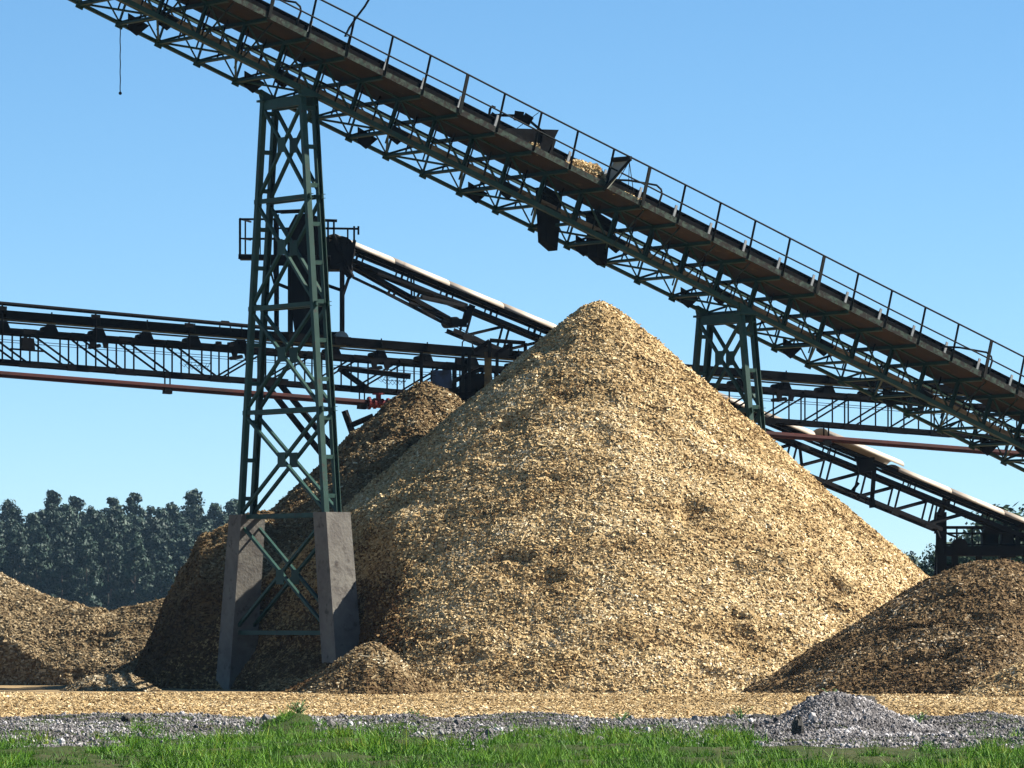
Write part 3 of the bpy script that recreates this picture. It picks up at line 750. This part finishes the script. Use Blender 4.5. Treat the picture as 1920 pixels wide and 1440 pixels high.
fr = [(890, 657, 918, 639), (918, 638, 985, 643), (918, 640, 918, 670), (935, 660, 960, 644), (958, 642, 958, 668), (985, 643, 985, 670)]
for q in fr: ibeam(dv, 'guard_frame', *q, YD - .3, .11)
tr = thing('conveyor_trestle', 'dark raking trestle under the level conveyor seen through the lattice tower', 'trestle', (PW(560, 900, 169.8).x, 169.8, 0))
for (x0, y0, x1, y1) in ((492, 712, 690, 960), (520, 714, 716, 950), (640, 690, 770, 706), (635, 690, 690, 730), (652, 800, 700, 780), (646, 770, 662, 815)):
    ibeam(tr, 'raker', x0, y0, x1, y1, 169.2 if x0 < 600 else 169.6, .15)
for px in (505, 535): ibeam(tr, 'leg', px + 150, 880, px + 150, HOR + F * EYE / 170.5, 170.5, .2)
ibeam(tr, 'cross_head', 490, 712, 540, 718, 169.3, .2)

# --- fire main slung under the level conveyor
def CP(s, h): return C2(s, -.35, h)
q0, q1 = s2_for(-60, 0), s2_for(2050, 0)
h_l = PW(0, 702, CP(s2_for(0, 0), 0).y).z - C2(s2_for(0, 0), -.35, 0).z
h_r = PW(1900, 851, CP(s2_for(1900, 0), 0).y).z - C2(s2_for(1900, 0), -.35, 0).z
def ph(s):
    t = (s - s2_for(0, 0)) / (s2_for(1900, 0) - s2_for(0, 0)); return h_l + (h_r - h_l) * t
mid = CP(s2_for(600, 0), 0)
fm = thing('water_pipe', 'rusty red water main slung below the level conveyor', 'pipe', (mid.x, mid.y, mid.z - 1.4))
sv = s2_for(703, 0)
beam(fm, 'pipe_run', CP(q0, ph(q0)), CP(sv - .3, ph(sv - .3)), .20, .20, 'red_pipe', 'tube')
beam(fm, 'pipe_run', CP(sv + .3, ph(sv + .3)), CP(q1, ph(q1)), .20, .20, 'red_pipe', 'tube')
vv = beam(fm, 'valve', CP(sv - .32, ph(sv)), CP(sv + .32, ph(sv)), .26, .26, 'red_valve', 'tube', real=True)
for ds in (-.3, -.12, .12, .3):
    p = CP(sv + ds, ph(sv)); disc(vv, 'flange', p, X2v, .2 if abs(ds) > .2 else .17, .06, 'red_valve', 12)
beam(vv, 'bonnet', CP(sv, ph(sv) + .08), CP(sv, ph(sv) + .28), .16, .16, 'red_valve', 'tube')
disc(vv, 'handwheel', CP(sv, ph(sv) + .3), (0, 0, 1), .19, .05, 'red_valve', 14)
for px in (308, 672, 1541):
    s = s2_for(px, 0)
    for ds in (-.08, .08): beam(fm, 'hanger_rod', CP(s + ds, ph(s) - .05), CP(s + ds, -.88), .045, .045, 'black_steel')
    beam(fm, 'hanger_clamp', CP(s - .12, ph(s) - .12), CP(s + .12, ph(s) - .12), .26, .16, 'black_steel')

# ================================================================== COVERED CONVEYOR
e0 = PW(640, 440, 171.0); e1 = PW(1905, 963, 185.5)
A3 = (e1 - e0); L3 = A3.length; A3.normalize()
C3v = Vector((A3.y, -A3.x, 0)).normalized(); N3 = A3.cross(C3v) * -1
if N3.z < 0: N3 = -N3
def C3(s, w, h): return e0 + A3 * s + C3v * w + N3 * h
def s3_at(px, w=0, h=0):
    a, b = -10., 40.
    for _ in range(50):
        c = .5 * (a + b)
        if proj(C3(c, w, h))[0] < px: a = c
        else: b = c
    return a
cc = thing('covered_conveyor', 'inclined conveyor under pale sheet hoods rising behind the piles', 'conveyor', C3(L3 + 3, -.5, -1.5))
def hood(s0, s1, dh):
    n = 9; v = []; f = []
    for s in (s0, s1):
        for r in (.50, .485):
            for k in range(n):
                t = math.pi * k / (n - 1); v.append(C3(s, -.5 + r * math.cos(t), dh - .20 + r * .52 * math.sin(t)))
    o, i_ = 0, n
    for k in range(n - 1):
        f.append((k, k + 1, 2 * n + k + 1, 2 * n + k)); f.append((n + k + 1, n + k, 3 * n + k, 3 * n + k + 1))
        f.append((k + 1, k, n + k, n + k + 1)); f.append((2 * n + k, 2 * n + k + 1, 3 * n + k + 1, 3 * n + k))
    f += [(0, 2 * n, 3 * n, n), (n - 1, 2 * n - 1, 4 * n - 1, 3 * n - 1)]
    mesh_obj('hood_sheet', v, f, 'cream_sheet', cc, C3(s0, -.5, 0), smooth=True)
sR = s3_at(1532)
nh = 9
for i in range(nh):
    a, b = sR * i / nh, sR * (i + 1) / nh
    hood(a, b - .01, .006 * (i % 2))
hood(s3_at(1552), s3_at(1695), .22)
s = s3_at(1688)
while s < L3 + 3.5:
    hood(s, s + 2.3, .0 + .006 * (int(s) % 2)); s += 2.31
for w in (-.3, -.7):
    beam(cc, 'side_plate', C3(0, w, -.22), C3(L3 + 3.5, w, -.22), .03, .09, 'black_steel', 'bar', N3)
    beam(cc, 'upper_chord', C3(-.4, w, -.54), C3(L3 + 2, w, -.54), .08, .13, 'black_steel', 'channel', N3)
    beam(cc, 'lower_chord', C3(s3_at(880), w, -1.38), C3(s3_at(1795), w, -1.38), .10, .13, 'black_steel', 'angle', N3)
s = 1.0; i = 0
while s < L3 + 2.5:
    for w in (-.3, -.7):
        for ds in (-.07, .14): beam(cc, 'hood_post', C3(s + ds, w, -.50), C3(s + ds, w, -.2), .05, .06, 'black_steel', 'angle', A3)
    s += 1.72; i += 1
s = s3_at(905); i = 0
while s < s3_at(1775):
    for w in (-.3, -.7):
        beam(cc, 'strut', C3(s, w, -1.35), C3(s, w, -.58), .08, .08, 'black_steel', 'angle', A3)
        beam(cc, 'diagonal', C3(s + .08, w, -1.34), C3(s + 1.35, w, -.6), .06, .06, 'black_steel', 'angle', N3)
    beam(cc, 'cross_beam', C3(s, -.7, -1.40), C3(s, -.3, -1.40), .07, .07, 'black_steel', 'angle', N3)
    beam(cc, 'joint_plate', C3(s - .15, -.24, -1.42), C3(s + .15, -.24, -1.42), .03, .2, 'black_steel', 'bar', N3)
    s += 1.46; i += 1
belt(cc, 'belt', [(-.7, -.06), (-.3, -.06), (-.3, -.08), (-.7, -.08)], 0, L3 + 3, 'rubber', C3)
belt(cc, 'return_belt', [(-.64, -.56), (-.36, -.56), (-.36, -.575), (-.64, -.575)], 0, L3 + 2, 'rubber', C3)
for s in np.arange(.8, L3 + 2, 1.72): beam(cc, 'idler_roller', C3(s, -.75, -.13), C3(s, -.25, -.13), .08, .08, 'black_steel', 'tube', N3)
# the tapering head: lower stays from the head frame down to the take-up box
for (x0, y0, x1, y1, t) in ((664, 498, 842, 597, .12), (662, 520, 727, 551, .07), (725, 550, 846, 613, .08), (707, 512, 876, 572, .08), (672, 503, 745, 545, .05), (790, 556, 872, 574, .09), (768, 567, 850, 600, .06)):
    beam(cc, 'head_stay', PW(x0, y0, 171.9), PW(x1, y1, 173.4), t, t, 'black_steel')
    if t > .085: beam(cc, 'head_stay', PW(x0, y0, 171.9) - C3v * .35, PW(x1, y1, 173.4) - C3v * .35, t * .7, t * .7, 'black_steel')
for (x0, y0, x1, y1, t) in ((886, 572, 872, 604, .20), (846, 604, 876, 606, .24), (735, 536, 727, 552, .08), (745, 540, 737, 556, .08), (788, 546, 780, 562, .08), (770, 500, 772, 560, .06), (775, 500, 777, 562, .05)):
    beam(cc, 'take_up_frame', PW(x0, y0, 173.4), PW(x1, y1, 173.4), t, t, 'black_steel')
disc(cc, 'take_up_pulley', PW(855, 604, 173.6) - C3v * .3, C3v, .17, .6, 'black_steel')
beam(cc, 'tension_cable', PW(700, 535, 171.6), PW(960, 665, 174.6), .02, .02, 'black_steel')
# take up frame on the right hand part
for (x0, y0, x1, y1, t) in ((1640, 870, 1634, 950, .14), (1600, 862, 1640, 860, .1), (1620, 862, 1624, 885, .5), (1634, 935, 1636, 952, .2), (1500, 842, 1505, 888, .1), (1610, 905, 1590, 930, .1)):
    beam(cc, 'take_up_frame', PW(x0, y0, 182.2), PW(x1, y1, 182.2), t, t, 'black_steel')
beam(cc, 'tension_cable', PW(1470, 875, 180.6), PW(1760, 990, 183.7), .05, .05, 'black_steel')

# ================================================================== TRANSFER HEAD over the level conveyor
YT = 170.2
th = thing('transfer_head', 'dark chute tower with railed platforms where the covered conveyor ends', 'chute tower', (PW(575, 640, YT).x, YT + .6, 0))
ck = mesh_obj('chute', [PW(x, y, YT + dy) for dy in (0, 1.3) for (x, y) in ((538, 432), (554, 402), (578, 399), (606, 410), (616, 470), (616, 560), (608, 622), (552, 622), (540, 520))],
              [tuple(range(8, -1, -1)), tuple(range(9, 18))] + [(i, (i + 1) % 9, 9 + (i + 1) % 9, 9 + i) for i in range(9)], 'black_steel', th, PW(575, 622, YT))
for px in (545, 570, 595): beam(ck, 'chute_rib', PW(px, 440, YT - .02), PW(px + 2, 618, YT - .02), .05, .05, 'dark_steel')
for py in (450, 485): beam(ck, 'chute_rib', PW(540, py, YT - .02), PW(614, py, YT - .02), .05, .05, 'dark_steel')
vbox(th, 'hopper_skirt', 520, 640, 622, 645, YT - .1, 1.2, 'black_steel', 6)
vbox(th, 'hopper_skirt', 600, 658, 632, 648, YT - .15, 1.3, 'black_steel')
disc(th, 'pulley_cover', PW(640, 636, YT - .2), (0, 1, 0), .24, .3, 'galvanised')
for (px, y0, y1, t) in ((517, 402, 645, .10), (543, 480, 645, .11), (640, 500, 640, .10), (605, 480, 640, .12)):
    for dy in (0, 1.3): ibeam(th, 'column', px + (3 if dy else 0), y0, px + (3 if dy else 0), y1, YT + dy, t)
# platform left
for dy in (0, 1.4):
    ibeam(th, 'platform_beam', 447, 481, 620, 484, YT + dy, .14)
vbox(th, 'platform', 447, 545, 479, 483, YT, 1.4, 'black_steel')
vbox(th, 'fascia', 500, 612, 484, 498, YT + .05, .1, 'black_steel')
rl = ibeam(th, 'railing', 449, 411, 520, 411, YT, .06, real=True)
for (x0, y0, x1, y1, t) in ((450, 410, 450, 481, .07), (450, 447, 520, 447, .04), (504, 411, 504, 481, .06), (478, 411, 478, 481, .05), (520, 428, 560, 428, .05), (516, 397, 566, 395, .09)):
    ibeam(rl, 'rail_bar', x0, y0, x1, y1, YT, t)
    ibeam(rl, 'rail_bar', x0 + 10, y0 + 2, x1 + 10, y1 + 2, YT + 1.4, t * .7)
ibeam(rl, 'rail_bar', 450, 410, 470, 416, YT, .05, Y1=YT + 1.4)
ibeam(rl, 'rail_bar', 450, 447, 470, 450, YT, .04, Y1=YT + 1.4)
# platform right by the head pulley
r2 = ibeam(th, 'railing', 600, 428, 672, 429, YT + .2, .06, real=True)
for (x0, y0, x1, y1, t) in ((672, 424, 672, 440, .06), (664, 424, 664, 452, .06), (606, 413, 632, 414, .08), (615, 413, 615, 480, .06), (626, 414, 626, 480, .06), (600, 446, 650, 447, .04), (652, 428, 652, 470, .05)):
    ibeam(r2, 'rail_bar', x0, y0, x1, y1, YT + .2, t)
vbox(th, 'head_frame', 605, 660, 470, 505, YT + .1, 1.2, 'black_steel', 4)
disc(th, 'head_pulley', PW(640, 470, YT + .7), (0, 1, 0), .42, .9, 'black_steel')
for (x0, y0, x1, y1, t) in ((625, 440, 660, 520, .12), (650, 445, 636, 500, .1), (665, 450, 652, 520, .1), (612, 505, 645, 490, .1), (640, 500, 660, 520, .16), (655, 518, 641, 560, .07), (512, 500, 520, 550, .06), (505, 500, 522, 560, .06), (520, 532, 545, 542, .09), (605, 532, 642, 545, .09), (616, 500, 640, 500, .1)):
    ibeam(th, 'head_brace', x0, y0, x1, y1, YT + .15, t)

# ================================================================== TAIL STATION on the right
YS = 186.0
ts = thing('tail_station', 'dark drive platform with round guards behind the brown mound', 'machine', (PW(1830, 1080, YS).x, YS, 0))
vbox(ts, 'main_column', 1757, 1775, 960, 1100, YS, .6, 'black_steel', 0)
vbox(ts, 'column_head', 1754, 1776, 968, 1000, YS - .05, .7, 'black_steel', 3)
for (x0, y0, x1, y1, t) in ((1780, 925, 1762, 965, .16), (1758, 985, 1752, 1090, .06), (1748, 975, 1762, 1010, .1), (1752, 975, 1757, 945, .06)):
    ibeam(ts, 'column_brace', x0, y0, x1, y1, YS - .1, t)
for py, t in ((989, .09), (1000, .06), (1021, .05)): ibeam(ts, 'rail', 1775, py, 2000, py, YS, t)
for px in (1794, 1823, 1905): ibeam(ts, 'rail_post', px, 988, px, 1040, YS, .06)
ibeam(ts, 'rail_post', 1777, 1001, 1796, 1008, YS, .06)
disc(ts, 'pulley_guard', PW(1799, 1024, YS), (0, 1, 0), .26, .5, 'black_steel', 20)
vbox(ts, 'motor_cover', 1842, 1872, 1000, 1040, YS, .8, 'black_steel', 0)
disc(ts, 'motor_cover', PW(1857, 1000, YS + .4), (0, 1, 0), .27, .8, 'black_steel', 20)
vbox(ts, 'deck', 1772, 2000, 1024, 1042, YS - .2, 1.4, 'black_steel')
vbox(ts, 'gearbox', 1875, 1905, 1000, 1045, YS + .1, .8, 'black_steel', 4)
for px in (1790, 1835, 1880, 1925, 1970): ibeam(ts, 'column', px, 1042, px, HOR + F * EYE / YS, YS + .3, .2)
ibeam(ts, 'cross_beam', 1775, 1062, 1990, 1062, YS + .3, .14)
for px in (1885, 1905): ibeam(ts, 'hood_support', px, 978, px + 4, 1030, YS + .2, .14)

# ================================================================== WOOD AND TREES
def tree_meshes(name, seed, height, width, nclump, nleaf, lsize, leafm, base=.12, pointed=.5):
    rg = np.random.default_rng(seed)
    V = []; Fc = []
    def quad(c, n, sz):
        a = np.cross(n, rg.normal(size=3)); a /= np.linalg.norm(a); b = np.cross(n, a)
        i = len(V)
        el = rg.uniform(.6, 1.5)
        for s, t in ((-1, -.35), (.1, -.6), (1, .1), (.2, .6)): V.append(c + a * (s * sz * el * .5) + b * (t * sz * .7))
        Fc.append((i, i + 1, i + 2, i + 3))
    limbs = []
    for k in range(nclump):
        t = (k + rg.uniform()) / nclump; z = height * (base + (1 - base) * t)
        env = width * .5 * (math.sin(math.pi * min(1, (.12 + .88 * t)) ** 1.0) ** .55 if t < .55 else ((1 - t) / .45) ** (.45 + .25 * pointed)) * (1 - .15 * t)
        env = max(env, .12 * width)
        th = rg.uniform(0, 6.283); r = env * math.sqrt(rg.uniform(.15, 1)) * rg.uniform(.75, 1.1)
        c = np.array([r * math.cos(th), r * math.sin(th), min(z + rg.normal(0, .02 * height), height * .985)])
        cr = width * rg.uniform(.13, .24)
        limbs.append((c, cr))
        for _ in range(nleaf):
            d = rg.normal(size=3); d /= np.linalg.norm(d)
            p = c + d * cr * rg.uniform(.35, 1.05) * np.array([1, 1, .75])
            n = d + rg.normal(0, .5, 3); n /= np.linalg.norm(n)
            quad(p, n, lsize * rg.uniform(.6, 1.35))
    cm = bpy.data.meshes.new(name + '_crown'); cm.from_pydata([tuple(v) for v in V], [], Fc); cm.update(); cm.materials.append(MAT[leafm])
    TV, TF = [], []
    def limb(p, q, r0, r1, n=6):
        p, q = Vector(p), Vector(q); d = (q - p).normalized(); a = d.orthogonal().normalized(); b = d.cross(a); i = len(TV)
        for c, r in ((p, r0), (q, r1)):
            for k in range(n): TV.append(c + a * (r * math.cos(6.2832 * k / n)) + b * (r * math.sin(6.2832 * k / n)))
        for k in range(n): TF.append((i + k, i + (k + 1) % n, i + n + (k + 1) % n, i + n + k))
    limb((0, 0, -.8), (0, 0, height * .5), height * .014, height * .009); limb((0, 0, height * .5), (0, 0, height * .93), height * .009, height * .002)
    for c, cr in limbs[::3]: limb((0, 0, max(.05 * height, c[2] - .5 * math.hypot(c[0], c[1]) - .03 * height)), tuple(c), height * .004, height * .0015, 4)
    tm = bpy.data.meshes.new(name + '_trunk'); tm.from_pydata([tuple(v) for v in TV], [], TF); tm.update(); tm.materials.append(MAT['bark'])
    return cm, tm
def plant_tree(name, label, protos, p, sc, rz, group, cat='tree'):
    cm, tm = protos
    r = thing(name, label, cat, p, group); r.rotation_euler = (0, 0, rz); r.scale = sc
    for nm, me in (('trunk', tm), ('crown', cm)):
        o = bpy.data.objects.new(nm, me); col.objects.link(o); o.parent = r
    return r
EUC = [tree_meshes('euc', 300 + i, 12.0, 4.6, 44, 80, .40, 'far_leaves', .08, .35 + .5 * (i % 3) / 2) for i in range(6)]
def hill_h(X, Y): return np.clip((Y - 690) * .05, 0, 14) - .05 + np.clip((X + 46) * -.0, 0, 1)
hill = sheet('hill', np.linspace(-140, -30, 12), np.linspace(680, 900, 20), hill_h, 'soil')
rt = random.Random(5)
row = 0
for Y in np.arange(700, 832, 13.0):
    xa, xb = XW(-30, Y), XW(452, Y)
    x = xa + rt.uniform(0, 2)
    while x < xb:
        yy = Y + rt.uniform(-4, 4)
        hgt = rt.uniform(.86, 1.12)
        if row >= 9: hgt *= rt.choice([.96, 1.0, 1.05, 1.12])
        sx = rt.uniform(.85, 1.15)
        px = 960 + F * x / yy
        z = float(hill_h(np.array(x), np.array(yy)))
        drop = 1.0 - .10 * max(0, (70 - px) / 100) - .12 * max(0, (px - 410) / 40)
        plant_tree('plantation_tree', 'dark green plantation tree in the dense wood beyond the chip bank', EUC[rt.randrange(6)], (x, yy, z), (sx, sx, hgt * drop), rt.uniform(0, 6.28), 'plantation trees beyond the chip bank')
        x += rt.uniform(2.3, 3.5)
    row += 1
BR = [tree_meshes('broad', 400 + i, 6.0, 4.2, 40, 130, .20, 'near_leaves', .1, .2) for i in range(3)]
for i, (px, top, Y, wd, lab) in enumerate((
    (1702, 1046, 420, 1.0, 'small dark tree at the foot of the sunny pile slope'),
    (1728, 1068, 480, .9, 'low bluish tree beyond the gap beside the brown mound'),
    (1750, 1040, 300, .6, 'narrow dark tree against the tail station column'),
    (1822, 1008, 290, 1.0, 'dark tree seen through the tail station railing'),
    (1893, 966, 270, 1.3, 'taller leafy tree rising behind the tail station to the hood'),
    (1935, 985, 280, 1.2, 'broad tree growing beyond the tail station gearbox'),
    (1860, 1030, 285, 1.2, 'low bush behind the tail station motor cover'),
    (1790, 1045, 280, 1.1, 'low bush behind the tail station pulley guard'))):
    h = EYE + (HOR - top) * Y / F
    plant_tree('broadleaf_tree', lab, BR[i % 3], (XW(px, Y), Y, -.05), (wd * h / 6, wd * h / 6, h / 5.9), i * 1.3, 'trees behind the tail station')

# ================================================================== VERGE: gravel, grass, weeds, rocks
GX = [-60, 0, 60, 120, 230, 250, 300, 400, 480, 515, 575, 600, 640, 720, 760, 790, 840, 890, 930, 1000, 1100, 1150, 1200, 1270, 1290, 1360, 1400, 1430, 1480, 1560, 1700, 1740, 1780, 1850, 1920, 1980]
GY = [1392, 1390, 1385, 1400, 1388, 1362, 1365, 1370, 1360, 1342, 1342, 1365, 1362, 1360, 1356, 1365, 1385, 1390, 1370, 1368, 1372, 1360, 1365, 1370, 1380, 1357, 1365, 1395, 1408, 1420, 1412, 1382, 1395, 1376, 1385, 1385]
def grass_line(x, y):
    px = 960 + F * x / y
    return 16800.0 / (np.interp(px, GX, GY) - HOR)
n = 300000
y = RNG.uniform(76, 104.5, n); x = RNG.uniform(-1, 1, n) * (.0935 * y + .4)
m_ = slice(0, 60000); x[m_] = XW(1590, 88) + RNG.normal(0, 1.0, 60000); y[m_] = 87 + RNG.normal(0, 2.4, 60000)   # the mound is all stone
gl = fbm(x, y, 2.2, 3, 140)
gl[m_] += .3
k = (y > grass_line(x, y) - 4 + 6 * gl) & (y < YARD0 + 3.6 + 1.2 * fbm(x, 0 * y, 2.5, 3, 8)) & (RNG.uniform(0, 1, n) < .85 + .5 * gl)
x, y = x[k], y[k]; n = len(x)
sz = .020 * RNG.lognormal(0, .5, n)
z = verge_h(x, y) + sz * .2
scatter('gravel', None, np.stack([x, y, z], 1), RNG.uniform(0, 6.28, (n, 3)), np.stack([sz * RNG.uniform(.8, 1.6, n), sz, sz * RNG.uniform(.45, .9, n)], 1),
        np.clip(RNG.beta(2, 2.2, n) + .35 * fbm(x, y, 1.2, 3, 143), 0, 1), 'stone', 'gravel', 'grey crushed gravel along the edge of the chip yard', 'gravel')
n = 520000
y = 62 + 42 * RNG.beta(1.1, 1.4, n); x = RNG.uniform(-1, 1, n) * (.0935 * y + .3)
pt = fbm(x, y / 2.5, 1.3, 4, 142); tuft = fbm(x, y / 2.0, .28, 2, 147)
lim = grass_line(x, y) + 3.5 * fbm(x, y, .5, 2, 149)
k = ((y < lim) & (RNG.uniform(0, 1, n) < np.clip(.62 + 1.5 * pt + 1.2 * tuft, .10, 1))) | ((y < lim + 5) & (tuft + .6 * pt > .55) & (RNG.uniform(0, 1, n) < .7)) | ((np.hypot((x - XW(560, 90)) / .6, (y - 90) / 2.6) < 1.1 + .5 * tuft) & (RNG.uniform(0, 1, n) < .9))
x, y, pt, tuft = x[k], y[k], pt[k], tuft[k]; n = len(x)
hh = np.clip(.045 + .11 * tuft + .065 * pt, .02, .26) * RNG.lognormal(0, .45, n)
eul = np.stack([RNG.normal(0, .6, n), RNG.normal(0, .6, n), RNG.uniform(0, 6.28, n)], 1)
ww = RNG.uniform(.010, .022, n)
scatter('grass', None, np.stack([x, y, verge_h(x, y) - .01], 1), eul, np.stack([ww, ww * .4, hh], 1), np.clip(RNG.beta(2, 2, n) * .8 + .5 * pt + .25 * tuft + .08, 0, 1), 'blade', 'grass', 'short bright green grass on the verge in front of the yard', 'grass')
# weeds
def weed(label, px, Y, h, nst, spread, seed):
    rg = random.Random(seed); x0 = XW(px, Y); z0 = float(verge_h(np.array(x0), np.array(float(Y)))) - .02
    root = thing('weed_plant', label, 'weed', (x0, Y, z0), 'weeds on the verge')
    for k in range(nst):
        th = rg.uniform(0, 6.28); hh = h * rg.uniform(.6, 1.1); sp_ = spread * rg.uniform(.2, 1)
        pts = [Vector((x0, Y, z0)) + Vector((math.cos(th) * sp_ * t * t, math.sin(th) * sp_ * t * t, hh * (t - .15 * t * t))) for t in (0, .35, .7, 1)]
        st = bent_tube(root, 'stem', pts, .007, 'weed_leaf', 4)
        V, Fc = [], []
        for j in range(12):
            t = rg.uniform(.25, 1); c = pts[0].lerp(pts[3], t) + Vector((0, 0, .02)); a = Vector((rg.uniform(-1, 1), rg.uniform(-1, 1), rg.uniform(-.1, .8))).normalized(); b = a.orthogonal().normalized()
            L = .5 * h * rg.uniform(.2, .42); i = len(V)
            V += [c, c + a * L * .5 + b * L * .2, c + a * L, c + a * L * .5 - b * L * .2]; Fc.append((i, i + 1, i + 2, i + 3))
        mesh_obj('leaves', V, Fc, 'weed_leaf', root, pts[0])
for i, (lab, px, Y, h, ns, sd) in enumerate((
    ('tall ragged weed on top of the gravel mound', 1558, 89.5, .32, 7, .22), ('small round-headed weed left of the gravel mound', 1518, 90.5, .26, 5, .12),
    ('leafy clump at the foot of the gravel mound by the dark stump', 1390, 92, .24, 9, .2), ('low weed on the right shoulder of the gravel mound', 1612, 89.0, .2, 5, .2),
    ('upright weed clump on the gravel right of the mound', 1722, 88, .26, 8, .15), ('bushy green clump on the small rise in the gravel', 560, 90.5, .28, 12, .3),
    ('weed tuft at the edge of the chip road beyond the bare soil patch', 775, 95, .26, 9, .2), ('weed tuft among tall grass between the clump and the mound', 1165, 93, .22, 8, .18))):
    weed(lab, px, Y, h, ns, sd, 500 + i)
def rock(label, px, Y, w, h, seed, m='dark_rock', dz=-.08, name='rock', cat='rock'):
    rg = np.random.default_rng(seed); x0 = XW(px, Y); z0 = float(verge_h(np.array(x0), np.array(float(Y)))) + dz
    V, Fc = [], []; nu, nv = 12, 7
    for j in range(nv + 1):
        for i in range(nu):
            th = 6.2832 * i / nu; p = math.pi * j / nv
            r = 1 + .28 * (rg.uniform() - .5)
            V.append((x0 + .5 * w * r * math.sin(p) * math.cos(th), Y + .5 * w * r * math.sin(p) * math.sin(th), z0 + h * (.5 - .5 * math.cos(p) * r)))
    for j in range(nv):
        for i in range(nu): Fc.append((j * nu + i, j * nu + (i + 1) % nu, (j + 1) * nu + (i + 1) % nu, (j + 1) * nu + i))
    o = mesh_obj(name, V, Fc, m, None, (x0, Y, z0)); o['label'] = label; o['category'] = cat
rock('upright black stump at the left foot of the gravel mound', 1496, 83.5, .20, .36, 1, name='stump', cat='stump')
rock('dark clod on the crest of the gravel mound', 1625, 88.5, .34, .16, 2, dz=-.05)
rock('dark stone at the edge of the chip road', 1012, 103, .25, .16, 3, dz=-.04)
rock('dark clod lying among the pale gravel near the wood side', 236, 94, .18, .16, 4, dz=-.04)
rock('flat dark stone in front of the weed clump', 1420, 93, .3, .14, 5, dz=-.05)

# ================================================================== HAZE
hz = mesh_obj('haze', [(x, y, z) for z in (-1.2, 32.0) for (x, y) in ((-260, -20), (260, -20), (260, 1000), (-260, 1000))],
              [(3, 2, 1, 0), (4, 5, 6, 7), (0, 1, 5, 4), (1, 2, 6, 5), (2, 3, 7, 6), (3, 0, 4, 7)], 'soil')
hm = bpy.data.materials.new('haze_air'); hm.use_nodes = True; hm.node_tree.nodes.clear()
ho = hm.node_tree.nodes.new('ShaderNodeOutputMaterial'); hv = hm.node_tree.nodes.new('ShaderNodeVolumePrincipled')
hv.inputs['Color'].default_value = (.45, .72, 1.0, 1); hv.inputs['Density'].default_value = .00005; hv.inputs['Anisotropy'].default_value = .2
hm.node_tree.links.new(hv.outputs[0], ho.inputs['Volume'])
hz.data.materials.clear(); hz.data.materials.append(hm); hz['kind'] = 'stuff'; hz['label'] = 'thin bluish haze in the air over the yard'; hz['category'] = 'haze'
